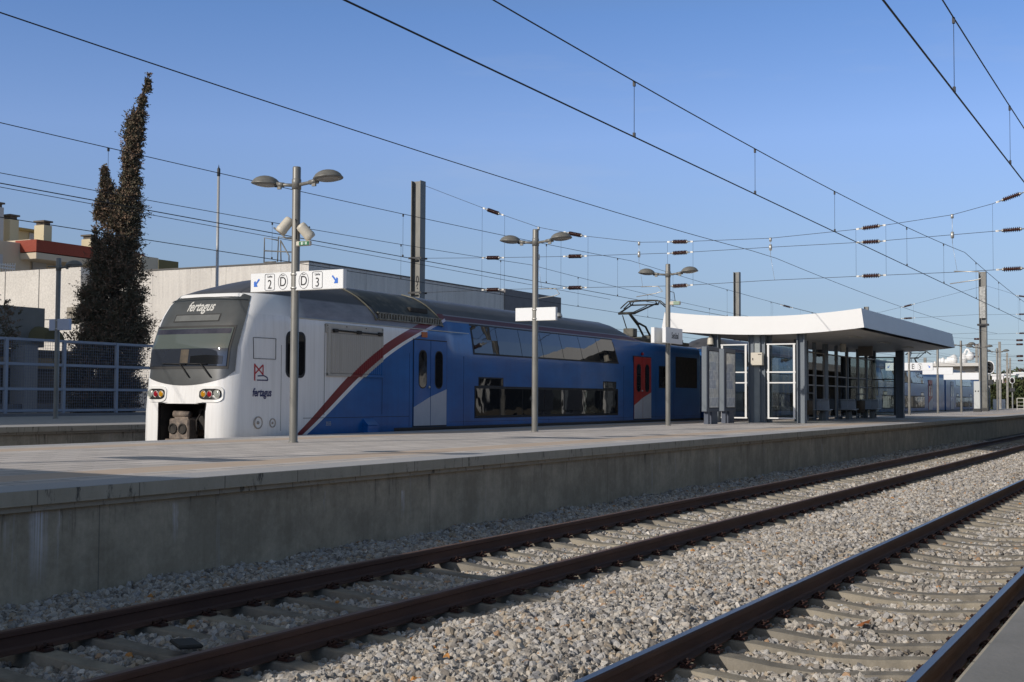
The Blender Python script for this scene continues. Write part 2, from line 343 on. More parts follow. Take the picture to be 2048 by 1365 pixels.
# ------------------------------------------------------------------ sleepers with their clips
CONC_S = mat('sleeper_concrete', (.20, .18, .15), .9, c2=(.31, .28, .23), scale=5, bump=.25, bscale=50)
_t = NT(CONC_S); _oi = _t.node('ShaderNodeObjectInfo'); _src = CONC_S.node_tree.nodes['Principled BSDF'].inputs['Base Color'].links[0].from_socket
_t.col(_t.mul(.9, _src, _t.mix(_oi.outputs['Random'], (.72, .72, .73), (1.2, 1.17, 1.1))))
prof = [(-1.3, -.215), (-1.12, -.19), (-.98, -.178), (-.78, -.178), (-.6, -.19), (-.3, -.222), (0, -.235), (.3, -.222), (.6, -.19), (.78, -.178), (.98, -.178), (1.12, -.19), (1.3, -.215)]
def sleeper_mesh():
    m = MB(); rows = []
    for y_, z_ in prof: rows.append([(-.13, y_, -.42), (-.09, y_, z_-.012), (-.078, y_, z_), (.078, y_, z_), (.09, y_, z_-.012), (.13, y_, -.42)])
    m.grid(rows, smooth=False); m.add(rows[0], [(0, 1, 2, 3, 4, 5)]); m.add(rows[-1], [(0, 1, 2, 3, 4, 5)])
    return m
clipm = MB()
for s_ in (-1, 1):
    clipm.tube([(s_*.02, .0, -.16), (s_*.05, .03, -.135), (s_*.07, .075, -.15), (s_*.035, .10, -.13), (s_*.02, .05, -.142)], .008, 5)
clipm.tube([(0, .06, -.175), (0, .06, -.115)], .014, 6); clipm.box(-.045, .045, .02, .11, -.178, -.158)
CLIP = mat('rusty_clip', (.06, .02, .014), .8, .1, c2=(.035, .018, .014), scale=20)
def make_sleeper(lbl, grp):
    e_ = sleeper_mesh().build('sleeper', CONC_S, None, (0, 0, 0)); tag(e_, lbl, 'sleeper', grp); return e_
protoclip = None
for ci, (c, lbl, grp) in enumerate(((TC[0], 'concrete sleeper across the polished track nearest the camera', 'sleepers of the near track'), (TC[1], 'concrete sleeper across the dull rusty track below the platform wall', 'sleepers of the platform track'))):
    base = make_sleeper(lbl, grp); first = True
    k0 = -15
    for k in range(k0, 112):
        x_ = 15.24+.6*k
        o = base if first else base.copy()
        if not first: COL.objects.link(o)
        first = False; o.location = (x_, c, 0)
        zone = (('in shadow at the lower left' if x_ < 14.2 else 'in the sunlit middle stretch' if x_ < 34 else 'in its distant part beside the shelter') if ci else ('in the bottom right foreground' if x_ < 13 else 'in the middle distance' if x_ < 26 else 'in its far part at the right edge')) or (('in the canopy shadow at the lower left' if x_ < 14.2 else 'in the sunlit stretch before the shelter' if x_ < 34 else 'in the distant stretch beside the shelter') if ci else ('in the bottom right foreground' if x_ < 13 else 'in the middle distance at the right edge' if x_ < 26 else 'in the far stretch cut off by the right edge'))
        o['label'] = ('grey concrete sleeper of the dull rusty track, ' if ci else 'tan concrete sleeper of the polished track, ')+zone
        if 6 < x_ < 30:
            for sgn in (-1, 1):
                for io in (-1, 1):
                    if protoclip is None: protoclip = clipm.build('rail_clip', CLIP, o, None); q = protoclip
                    else: q = protoclip.copy(); COL.objects.link(q); q.parent = o
                    q.location = (0, sgn*G+io*.07, 0); q.rotation_euler = (0, 0, 0 if io > 0 else math.pi)

# ------------------------------------------------------------------ platforms
PZ0 = .87
pav, t = newmat('platform_paving', .8)
Y = t.xyz.outputs[1]
def band(lo, hi): return t.math('MULTIPLY', t.math('GREATER_THAN', Y, lo), t.math('LESS_THAN', Y, hi))
sw = t.node('ShaderNodeCombineXYZ', {0: t.xyz.outputs[0], 1: Y})
br = t.node('ShaderNodeTexBrick', {'Vector': sw.outputs[0], 'Scale': 1., 'Brick Width': .8, 'Row Height': .4, 'Mortar Size': .014, 'Bias': 0., 'Color1': (.66, .61, .57, 1), 'Color2': (.53, .49, .46, 1), 'Mortar': (.20, .185, .17, 1)})
c = br.outputs['Color']
big = t.noise(t.mapping(t.obj, (.35, 1.3, 1)), 1., 6, .6, .3, .7); c = t.mul(.55, c, t.mix(big, (.78, .77, .77), (1.12, 1.1, 1.08)))
tan = t.math('MAXIMUM', band(10.2, 10.95), band(15.7, 16.45))
c = t.mix(t.math('MULTIPLY', tan, .85), c, t.mix(t.noise(t.mapping(t.obj, (1, 6, 1)), 3.), (.62, .47, .35), (.54, .43, .33)))
gr = t.math('MAXIMUM', band(8.9, 9.72), band(16.9, 17.8)); c = t.mix(gr, c, t.mix(t.noise(t.obj, 40., 3), (.40, .395, .40), (.48, .475, .48)))
t.col(c); t.bump(t.noise(t.obj, 60., 4), .15, .01)
WSTREAK = ((8.27, .13, .68, -.04, .8), (8.50, .025, .68, .05, .55), (8.62, .015, .68, .3, .4), (7.9, .05, .62, .3, .35), (10.04, .045, .64, .20, 1.), (14.32, .045, .50, .10, .95), (27.1, .06, .45, -.1, .6), (35.9, .07, .5, .1, .5), (12.6, .02, .6, .3, .3), (30.4, .04, .6, .2, .4))
wall, t = newmat('stained_concrete', .88)
st = t.noise(t.mapping(t.obj, (3.2, 3.2, .18)), 1.6, 8, .7, .32, .72); bl = t.noise(t.obj, .7, 6, .65, .3, .7)
fine = t.noise(t.obj, 22., 6, .7, .3, .7)
c = t.mix(st, (.45, .385, .285), (.57, .49, .375)); c = t.mul(.7, c, t.mix(bl, (.8, .8, .78), (1.12, 1.12, 1.1))); c = t.mul(.3, c, t.mix(fine, (.7, .7, .7), (1.2, 1.2, 1.2))); c = t.mul(.8, c, t.mix(t.noise(t.obj, 1.6, 8, .75, .42, .66), (.66, .66, .65), (1.1, 1.1, 1.1)))
# dark runs below the coping, pale lime runs here and there
top = t.node('ShaderNodeMapRange', {0: t.xyz.outputs[2], 1: .25, 2: .72, 3: 0., 4: 1.}).outputs[0]
dkr = t.noise(t.mapping(t.obj, (2.6, 1, .25)), 2.6, 7, .75, .56, .64)
c = t.mix(t.math('MULTIPLY', t.math('MULTIPLY', dkr, top), .8), c, (.04, .04, .038))
lm = t.noise(t.mapping(t.obj, (1.3, 1, .06)), 3.1, 8, .8, .60, .70); lm2 = t.noise(t.mapping(t.obj, (1, 1, .35)), .7, 2, .5, .50, .60)
c = t.mix(t.math('MULTIPLY', t.math('MULTIPLY', lm, lm2), .45), c, (.5, .5, .52)); X_ = t.math('ADD', t.xyz.outputs[0], t.math('MULTIPLY', t.math('SUBTRACT', t.noise(t.mapping(t.obj, (1, 1, 1.2)), 3., 4), .5), .05)); Z_ = t.xyz.outputs[2]
fib = t.noise(t.mapping(t.obj, (14, 1, .12)), 3., 5, .8, .42, .62)
for x0, hw, za, zb_, st_ in WSTREAK:
    inx = t.node('ShaderNodeMapRange', {0: t.math('ABSOLUTE', t.math('SUBTRACT', X_, x0)), 1: hw*.2, 2: hw, 3: 1., 4: 0.}).outputs[0]
    inz = t.math('MULTIPLY', t.node('ShaderNodeMapRange', {0: Z_, 1: zb_, 2: zb_+(za-zb_)*.6}).outputs[0], t.node('ShaderNodeMapRange', {0: Z_, 1: za-.03, 2: za, 3: 1., 4: 0.}).outputs[0])
    c = t.mix(t.math('MULTIPLY', t.math('MULTIPLY', inx, inz), t.math('MULTIPLY', fib, st_)), c, (.85, .85, .92))
jw = t.math('LESS_THAN', t.math('ABSOLUTE', t.math('SUBTRACT', t.math('FRACT', t.math('MULTIPLY', t.xyz.outputs[0], .1667)), .5)), .0012); c = t.mix(t.math('MULTIPLY', jw, .55), c, (.08, .08, .075))
t.col(c)
t.bump(fine, .25, .01)
cop, t = newmat('coping_concrete', .85)
c = t.mix(t.noise(t.mapping(t.obj, (2, 2, 1)), 2., 7, .7), (.38, .335, .255), (.48, .425, .335))
jx = t.math('ABSOLUTE', t.math('SUBTRACT', t.math('FRACT', t.math('MULTIPLY', t.xyz.outputs[0], .8)), .5)); jt = t.math('MULTIPLY', t.math('LESS_THAN', jx, .006), .6)
dd = t.noise(t.mapping(t.obj, (2.2, 1, .5)), 3.2, 8, .75, .575, .63)
c = t.mix(t.math('MAXIMUM', jt, t.math('MULTIPLY', dd, .8)), c, (.035, .035, .033)); t.col(c); t.bump(t.noise(t.obj, 30.), .2, .01)
def platform(y0, y1, x0, x1, z, sgn_both=True, pm=pav):
    m = MB(); m.box(x0, x1, y0+.14, y1-.14, -.6, z-.16, 1)
    m.box(x0, x1, y0+.07, y1-.07, z-.19, z-.13, 2)
    m.box(x0, x1, y0, y1, z-.13, z, 2)
    m.box(x0, x1, y0+.012, y1-.012, z-.02, z+.004, 0)
    o = m.build('platform', [pm, wall, cop], None, (0, 0, 0)); tag(o, kind='structure'); return o
platform(9.1, 17.5, -60, 320, PZ0)
npm = mat('near_platform_concrete', (.20, .195, .185), .85, c2=(.26, .25, .24), scale=1.4, bump=.15, bscale=40)
platform(-8, .645, -60, 60, PZ0, pm=npm)
fpm = mat('far_platform_paving', (.34, .33, .32), .85, c2=(.4, .38, .36), scale=.8, bump=.1)
platform(25.2, 80, -80, 320, .95, pm=fpm)
# ------------------------------------------------------------------ the train
YT, WT = 19.05, 1.4; TB = Vector((20.8, YT, 0))
def wb(m, name, mt, parent, base, **k):           # build a mesh given in world coordinates under a thing whose base is `base`
    m.v = [(v[0]-base.x, v[1]-base.y, v[2]-base.z) for v in m.v]
    return m.build(name, mt, parent, None, **k)
ZF = [0, .8, 1.41, 2.08, 2.75, 3.31, 3.75, 3.95, 4.08, 4.18, 4.28, 4.38, 4.45, 4.49, 4.5]
XF = [20.79, 20.78, 20.79, 20.86, 20.96, 21.2, 21.44, 21.6, 21.95, 22.3, 22.65, 23.05, 23.4, 23.8, 24.1]
XB, NN, MM, BU = 25.1, 10., 2., .1
def xfz(z): return float(np.interp(z, ZF, XF))
def xbz(z): return max(22.3, xfz(z)+.95)
def nn(z): return NN if z < 3.5 else NN-(z-3.5)*6.5
def half_w(z, A=((.45, 1.36), (.8, 1.4), (3.3, 1.4), (3.49, 1.385), (3.72, 1.32), (3.95, 1.18), (4.2, .95), (4.36, .7), (4.46, .35), (4.5, 0.02))):
    return float(np.interp(z, [a[0] for a in A], [a[1] for a in A]))
def nose(u, z):                                    # u in -1..1 (right .. left seen from the front)
    xf, xb = xfz(z), xbz(z)
    return Vector((xf+BU*u*u+(xb-xf-BU)*(1-max(0, 1-abs(u)**nn(z))**(1/MM)), YT+half_w(z)*u, z))
def nose_side_y(x, z):                             # the -Y flank at (x, z)
    if x >= xbz(z): return YT-half_w(z)
    lo, hi = 0., 1.
    for _ in range(30):
        mid = (lo+hi)/2
        if nose(mid, z).x < x: lo = mid
        else: hi = mid
    return YT-half_w(z)*lo
pf = np.polyfit([.97, 1.89, 2.58, 3.19, 3.65], [23.53, 25.04, 26.3, 27.7, 29.13], 3)
def livery(name, white, wh2, lead=True):
    m, t = newmat(name, .28, spec=.5); b = t.b; b.inputs['Coat Weight'].default_value = .16; b.inputs['Coat Roughness'].default_value = .08
    X = t.math('ADD', t.xyz.outputs[0], TB.x); Z = t.xyz.outputs[2]
    blue = t.mix(t.noise(t.mapping(t.obj, (.5, 1, 1.2)), 1.3, 5), (.004, .135, .42), (.005, .09, .30))
    streak = t.noise(t.mapping(t.obj, (5, 5, .25)), 2.2, 6, .7, .35, .75)
    if lead:
        f = t.math('MULTIPLY_ADD', t.math('MULTIPLY_ADD', t.math('MULTIPLY_ADD', Z, float(pf[0]), float(pf[1])), Z, float(pf[2])), Z, float(pf[3]))
        d = t.math('SUBTRACT', X, f); dz = t.math('SUBTRACT', Z, .97)
        dw = t.math('MULTIPLY_ADD', dz, .035, .16); dr = t.math('MULTIPLY_ADD', dz, .19, .42)
        isw = t.math('LESS_THAN', d, 0.); isr = t.math('LESS_THAN', t.math('ADD', d, dw), 0.); isp = t.math('LESS_THAN', t.math('ADD', d, dr), 0.)
        wht = t.mix(t.math('MULTIPLY', streak, .55), white, wh2)
        c = t.mix(isw, blue, wht); c = t.mix(isr, c, (.20, .018, .022)); c = t.mix(isp, c, wht)
    else: c = blue
    c = t.mul(.55, c, t.mix(t.noise(t.mapping(t.obj, (3, 3, .12)), 2.4, 7, .75, .45, .8), (1, 1, 1), (.72, .70, .67)))
    roof = t.mix(t.noise(t.mapping(t.obj, (.8, 2, 2)), 1.5, 6), (.062, .062, .070), (.09, .088, .098))
    dome = t.mix(t.noise(t.mapping(t.obj, (.9, 3, 3)), 1.7, 6, .7), (.30, .295, .32), (.19, .19, .215))
    front = t.math('LESS_THAN', X, 29.6) if lead else None
    # cab section: pale grey flank of the dome, then dark roof
    hi = t.node('ShaderNodeMapRange', {0: Z, 1: 3.93, 2: 3.97}).outputs[0]
    rf = t.mix(hi, dome, roof)
    if lead:
        nosew = t.node('ShaderNodeMapRange', {0: X, 1: 22.4, 2: 23.3, 3: 1., 4: 0.}).outputs[0]
        rf = t.mix(t.math('MULTIPLY', nosew, t.math('LESS_THAN', Z, 3.97)), rf, white)
        ondome = t.math('GREATER_THAN', Z, 3.495)
        cab = t.mix(ondome, c, t.mix(t.math('MULTIPLY', t.math('SUBTRACT', 1., isp), t.math('LESS_THAN', Z, 3.97)), rf, t.mul(1., c, (.75, .72, .85))))
    # double-deck section: grey line, dark red band, grey line, roof
    z1 = t.math('GREATER_THAN', Z, 3.775); z2 = t.math('GREATER_THAN', Z, 3.815); z3 = t.math('GREATER_THAN', Z, 3.935); z4 = t.math('GREATER_THAN', Z, 3.97)
    dd = t.mix(z1, c, (.24, .24, .28)); dd = t.mix(z2, dd, (.10, .022, .04)); dd = t.mix(z3, dd, (.22, .22, .26)); dd = t.mix(z4, dd, roof)
    out = t.mix(front, dd, cab) if lead else dd
    low = t.math('LESS_THAN', Z, .955); far_ = t.math('GREATER_THAN', X, 26.9) if lead else 1.
    out = t.mix(t.math('MULTIPLY', low, far_), out, (.03, .028, .028))
    t.l.new(t.node('ShaderNodeMapRange', {0: Z, 1: 3.45, 2: 3.55, 3: .3, 4: .62}).outputs[0], b.inputs['Roughness'])
    t.col(out); t.bump(t.noise(t.mapping(t.obj, (.7, 1, .9)), 1.1, 2), .05, .06)
    return m
LIV = livery('train_livery', (.90, .89, .87), (.76, .75, .74)); LIV2 = livery('train_livery_trailer', (.6, .6, .6), (.6, .6, .6), False)
LOUV = livery('train_louvre', (.50, .47, .42), (.36, .33, .29))
DGLASS, t = newmat('dark_train_glass', .02, spec=.5)
t.b.inputs['Base Color'].default_value = (.014, .015, .017, 1); t.b.inputs['IOR'].default_value = 1.55; t.bump(t.noise(t.obj, 1.1, 2), .06, .03)
MASK = mat('front_mask_grey', (.06, .064, .066), .3, 0, c2=(.08, .085, .086), scale=1.5, coat=.3)
RUBBER = mat('black_rubber', (.01, .01, .011), .6)
UNDER = mat('dark_underframe', (.02, .019, .018), .8, c2=(.045, .038, .032), scale=5)
BLUE = mat('train_blue_paint', (.005, .12, .39), .3, c2=(.006, .09, .31), scale=1.2, coat=.3)
DWHITE = mat('door_white_paint', (.50, .51, .55), .4, c2=(.44, .45, .5), scale=2)
DRED = mat('door_red_paint', (.42, .02, .018), .35, c2=(.34, .016, .016), scale=2)
train = empty('commuter_train', TB, 'blue, white and red double-deck electric train standing at the platform', 'train')
ROOFG = mat('train_roof_grey', (.075, .08, .10), .45, c2=(.10, .105, .125), scale=1.2)
SA = [(1.36, .45), (1.4, .8), (1.4, 2.8), (1.4, 3.3), (1.385, 3.49), (1.32, 3.72), (1.18, 3.95), (.95, 4.2), (.7, 4.36), (.35, 4.46), (0, 4.5)]
SB_ = [(1.36, .45), (1.4, .8), (1.4, 2.8), (1.39, 2.93), (1.34, 3.3), (1.26, 3.72), (1.17, 3.93), (.98, 4.15), (.7, 4.33), (.35, 4.44), (0, 4.47)]
SC = [(1.36, .45), (1.4, .8), (1.4, 2.8), (1.4, 3.3), (1.37, 3.62), (1.33, 3.72), (1.20, 3.80), (.98, 3.83), (.7, 3.85), (.35, 3.86), (0, 3.865)]
def lerp(A, B, f): return [((1-f)*a[0]+f*b[0], (1-f)*a[1]+f*b[1]) for a, b in zip(A, B)]
def sstep(f): f = min(1, max(0, f)); return f*f*(3-2*f)
def section(x, st):                                # st: list of (x, profile)
    if x <= st[0][0]: return st[0][1]
    for (xa, A), (xb, B) in zip(st, st[1:]):
        if x <= xb: return lerp(A, B, sstep((x-xa)/(xb-xa)))
    return st[-1][1]
def side_y(x, z, st):
    s_ = section(x, st); zz = [p[1] for p in s_]; return YT-float(np.interp(z, zz, [p[0] for p in s_]))
def body_rows(xs_, st):
    rows = []
    for x_ in xs_:
        s_ = section(x_, st); rows.append([(x_, YT-o_, z_) for o_, z_ in s_]+[(x_, YT+o_, z_) for o_, z_ in s_[-2::-1]])
    return rows
def rrect(x0, x1, z0, z1, r, n=5):
    P = []
    for cx_, cz_, a0 in ((x1-r, z1-r, 0), (x0+r, z1-r, 90), (x0+r, z0+r, 180), (x1-r, z0+r, 270)):
        for k in range(n+1): a_ = R_(a0+90*k/n); P.append((cx_+r*math.cos(a_), cz_+r*math.sin(a_)))
    return P
def make_door(x0, z0, z1, mcol, car, handle=True, lower=((0, .48), (.5, .75), (1, .95))):
    w_ = 1.62; ys_ = YT-WT
    fr = MB(); fr.box(x0-.03, x0+w_+.03, ys_-.006, ys_+.02, z0-.03, z1+.03)
    d = MB(); hw = w_/2
    for k in (0, 1):
        a_, b_ = x0+k*hw+(.012 if k else .0), x0+k*hw+hw-(.0 if k else .012)
        d.box(a_, b_, ys_-.018, ys_-.003, z0, z1, 0)
        fa, fb = (a_-x0)/w_, (b_-x0)/w_; zz = lambda f: z0+float(np.interp(f, [p[0] for p in lower], [p[1] for p in lower]))
        d.prism([(a_, z0+.002), (b_, z0+.002), (b_, zz(fb)), (a_, zz(fa))], 1, ys_-.0205, ys_-.018, 1)
        cx_ = (a_+b_)/2+(.02 if k == 0 else 0)
        d.prism(rrect(cx_-.2, cx_+.2, z0+.96, z1-.25, .17), 1, ys_-.023, ys_-.018, 2)
        d.prism(rrect(cx_-.17, cx_+.17, z0+.99, z1-.28, .14), 1, ys_-.0255, ys_-.023, 3)
    o = wb(d, 'door', [mcol, DWHITE, RUBBER, DGLASS], car, TB); f_ = wb(fr, 'door_frame', RUBBER, o, Vector((0, 0, 0)) if 0 else TB)
    if handle: wb(MB().lathe([(.0, -.03), (.035, -.03), (.035, 0), (0, 0)], (x0+hw+.06-.15, ys_-.02, z0+1.0), 'y', 10), 'door_handle', ALU, o, TB)
    return o
def upper_windows(xa, xb, z0, z1, st, car, n=6, slant=(.0, .25)):
    m = MB(); cuts = np.linspace(xa, xb, n+1)
    def row(x_, dx, zs, off): return [(x_+dx*(1-(z_-z0)/(z1-z0)), side_y(x_, z_, st)-off, z_) for z_ in zs]
    zs = [z0, (z0+z1)/2, z1]
    m.grid([row(x_, slant[1]*(x_-xa)/(xb-xa), [z0-.05]+zs+[z1+.04], .004) for x_ in np.linspace(xa-.07, xb+.07, 12)], 1)
    for a_, b_ in zip(cuts, cuts[1:]):
        m.grid([row(x_, slant[1]*(x_-xa)/(xb-xa), zs, .010) for x_ in (a_+.014, b_-.014)], 0, smooth=False)
    return wb(m, 'upper_window', [DGLASS, RUBBER], car, TB)
def lower_windows(xa, xb, z0, z1, car, boxes):
    ys_ = YT-WT; m = MB(); m.box(xa-.05, xb+.05, ys_-.006, ys_+.01, z0-.05, z1+.05, 1)
    n = max(2, int(round((xb-xa)/1.42))); cuts = np.linspace(xa, xb, n+1)
    for a_, b_ in zip(cuts, cuts[1:]): m.box(a_+.02, b_-.02, ys_-.012, ys_-.006, z0+.02, z1-.02, 0)
    for a_, b_ in boxes: m.box(a_-.03, b_+.03, ys_-.006, ys_+.01, z1+.052, z1+.30, 1); m.box(a_+.02, b_-.02, ys_-.012, ys_-.006, z1+.07, z1+.26, 0)
    return wb(m, 'lower_window', [DGLASS, RUBBER], car, TB)
# ---- lead carriage: nose + body in one shell
ST1 = [(24, SA), (29.35, SA), (29.95, SB_), (41.6, SB_), (44.4, SC), (49.5, SC)]
OY = .66                                            # half width of the coupler opening
us = sorted(set([round(v, 4) for v in list(np.linspace(-.9, .9, 19))+[-OY/WT, OY/WT]]+[-1, -.9995, -.998, -.995, -.99, -.98, -.965, -.95, -.93, .93, .95, .965, .98, .99, .995, .998, .9995, 1]))
zs = sorted(set([.45, .62, .8, 1.1, 1.41, 1.56, 1.8, 2.08, 2.4, 2.75, 3.05, 3.31, 3.49, 3.6, 3.72, 3.85, 3.95, 4.02, 4.08, 4.13, 4.18, 4.23, 4.28, 4.33, 4.38, 4.42, 4.45, 4.47, 4.485, 4.495, 4.5]))
m = MB(); NG = [[nose(u_, z_) for u_ in us] for z_ in zs]
for i in range(len(zs)-1):
    for j in range(len(us)-1):
        if zs[i+1] <= 1.561 and us[j] >= -OY/WT-.001 and us[j+1] <= OY/WT+.001: continue
        m.add([NG[i][j], NG[i][j+1], NG[i+1][j+1], NG[i+1][j]], [(0, 1, 2, 3)], 0, True)
xs_ = [None, XB, 26, 28, 29.35, 29.5, 29.65, 29.8, 29.95, 32, 35, 38, 41.6, 42, 42.4, 42.8, 43.2, 43.6, 44, 44.4, 46.5, 49.36, 49.4]
rows = []
for x_ in xs_:
    if x_ is None:
        pr0 = [(xbz(z_), half_w(z_), z_) for z_ in zs]; rows.append([(a_, YT-b_, c_) for a_, b_, c_ in pr0]+[(a_, YT+b_, c_) for a_, b_, c_ in pr0[-2::-1]]); continue
    prof_ = [(half_w(z_), z_) for z_ in zs] if x_ < 28.5 else None
    s_ = section(x_, ST1); L_ = [0]
    for a_, b_ in zip(s_, s_[1:]): L_.append(L_[-1]+math.hypot(a_[0]-b_[0], a_[1]-b_[1]))
    if x_ > 28.5: prof_ = [(float(np.interp(q, L_, [p[0] for p in s_])), float(np.interp(q, L_, [p[1] for p in s_]))) for q in [np.interp(z_, [p[1] for p in SA], np.linspace(0, 1, len(SA))) for z_ in zs] for q in [float(np.interp(q, np.linspace(0, 1, len(SA)), L_))]]
    rows.append([(x_, YT-o_, z_) for o_, z_ in prof_]+[(x_, YT+o_, z_) for o_, z_ in prof_[-2::-1]])
m.grid(rows, 0, True)
e_ = rows[-1]; m.add(e_, [tuple(range(len(e_)))], 0)
car = wb(m, 'carriage', LIV, train, TB)
def drape_front(o, eps=.006):                       # lettering laid on the nose
    for v in o.data.vertices:
        p = v.co; u_ = p.x; z_ = p.z
        q = nose((u_-0)/half_w(z_), z_); p.x, p.y, p.z = q.x-eps-TB.x, q.y-TB.y, z_
    return o
def mask_patch(ua, ub, z0f, z1f, nu, nz, eps):
    P = []
    for j in range(nz+1):
        r_ = []
        for i in range(nu+1):
            u_ = ua+(ub-ua)*i/nu; z_ = z0f(u_)+(z1f(u_)-z0f(u_))*j/nz; q = nose(u_, z_); r_.append((q.x-eps, q.y, q.z))
        P.append(r_)
    return MB().grid(P, 0, True)
ub = .86; ul = .75
def zlow(u_): return 1.95+.21*(abs(u_)/ub)**2+.10*max(0, (abs(u_)-.72)/.14)**2
fm = wb(mask_patch(-ub, ul, zlow, lambda u_: 4.0-.10*(abs(u_)/ub)**6, 26, 16, .012), 'front_mask', MASK, car, TB)
wb(mask_patch(-.79, .79, lambda u_: 2.30, lambda u_: 3.24, 18, 8, .02), 'windscreen_seal', RUBBER, fm, TB)
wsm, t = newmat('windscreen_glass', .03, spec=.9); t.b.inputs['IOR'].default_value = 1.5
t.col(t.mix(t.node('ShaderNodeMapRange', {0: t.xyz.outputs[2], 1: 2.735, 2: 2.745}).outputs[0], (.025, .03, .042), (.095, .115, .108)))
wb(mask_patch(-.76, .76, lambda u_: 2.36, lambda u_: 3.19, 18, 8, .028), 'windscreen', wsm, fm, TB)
wb(mask_patch(-.74, .74, lambda u_: 3.06, lambda u_: 3.17, 18, 3, .030), 'tinted_strip', mat('dark_tint', (.03, .032, .05), .1, c2=(.06, .06, .08), scale=2), fm, TB)
wb(mask_patch(-.06, .10, lambda u_: 2.42, lambda u_: 2.72, 4, 3, .030), 'cab_pillar', mat('cab_interior_tan', (.10, .075, .05), .3, c2=(.05, .04, .03), scale=6), fm, TB)
wb(mask_patch(-.70, -.10, lambda u_: 2.40, lambda u_: 2.60-.08*abs(u_+.4), 8, 3, .030), 'cab_desk', mat('cab_interior_dark', (.008, .009, .011), .1), fm, TB)
DEST = mat('destination_box', (.13, .135, .13), .3, c2=(.16, .165, .16), scale=4)
wb(mask_patch(-.46, .46, lambda u_: 3.33, lambda u_: 3.50, 8, 3, .018), 'destination_display', RUBBER, fm, TB)
wb(mask_patch(-.44, .44, lambda u_: 3.35, lambda u_: 3.48, 8, 3, .022), 'display_panel', DEST, fm, TB)
brow = MB(); bp_ = [nose(u_, 3.80) for u_ in np.linspace(-.84, .84, 15)]
brow.tube([(p.x-.012-.05*(1-(abs(i-7)/7)**4), p.y, p.z+.07*(1-(abs(i-7)/7)**2)) for i, p in enumerate(bp_)], .012, 6); wb(brow, 'brow_trim', MASK, car, TB)
LTXT = mat('silver_lettering', (.62, .61, .57), .35)
def put_text(body, size, mt, shear, uc, zc, front=True, xc=0, sx=1., bold=.006):
    o = text('lettering', body, size, mt, car, (0, 0, 0), (0, 0, 0), .001, shear, bold)
    for v in o.data.vertices:
        a_, b_ = v.co.x*sx, v.co.y
        if front: z_ = zc+b_; q = nose(-(a_)/half_w(z_)+uc, z_); v.co = (q.x-.017-TB.x-v.co.z, q.y-TB.y, z_)
        else: z_ = zc+b_; x_ = xc+a_; v.co = (x_-TB.x, nose_side_y(x_, z_)-.007-v.co.z-YT, z_)
    return o
put_text('fertagus', .30, LTXT, .25, 0, 3.665, sx=.78)
NAVY = mat('navy_lettering', (.03, .035, .12), .4)
put_text('fertagus', .24, NAVY, .22, 0, 1.80, False, 21.78, sx=.74)
put_text('3555', .13, mat('grey_numbering', (.5, .5, .5), .5), 0, 0, 1.10, False, 24.15, sx=.8, bold=0)
# emblem: red pylon with cross bracing and a navy sweep
em = MB(); E0 = 21.62
def flank(x_, z_, e=.008): return (x_, nose_side_y(x_, z_)-e, z_)
def strip(pts, wd, mi=0):
    for (xa, za), (xb, zb) in zip(pts, pts[1:]):
        d_ = math.hypot(xb-xa, zb-za); nx, nz_ = -(zb-za)/d_*wd/2, (xb-xa)/d_*wd/2
        em.quad(flank(xa+nx, za+nz_), flank(xb+nx, zb+nz_), flank(xb-nx, zb-nz_), flank(xa-nx, za-nz_), mi)
strip([(21.56, 2.06), (21.56, 2.42)], .035); strip([(21.56, 2.40), (21.80, 2.19)], .03); strip([(21.56, 2.2), (21.8, 2.40)], .03); strip([(21.8, 2.18), (21.8, 2.40)], .03)
strip([(21.62, 2.07), (21.95, 2.07), (21.93, 2.13), (21.82, 2.17), (21.64, 2.16)], .025, 1)
wb(em, 'emblem', [mat('emblem_red', (.45, .02, .03), .4), NAVY], car, TB, recalc=False)
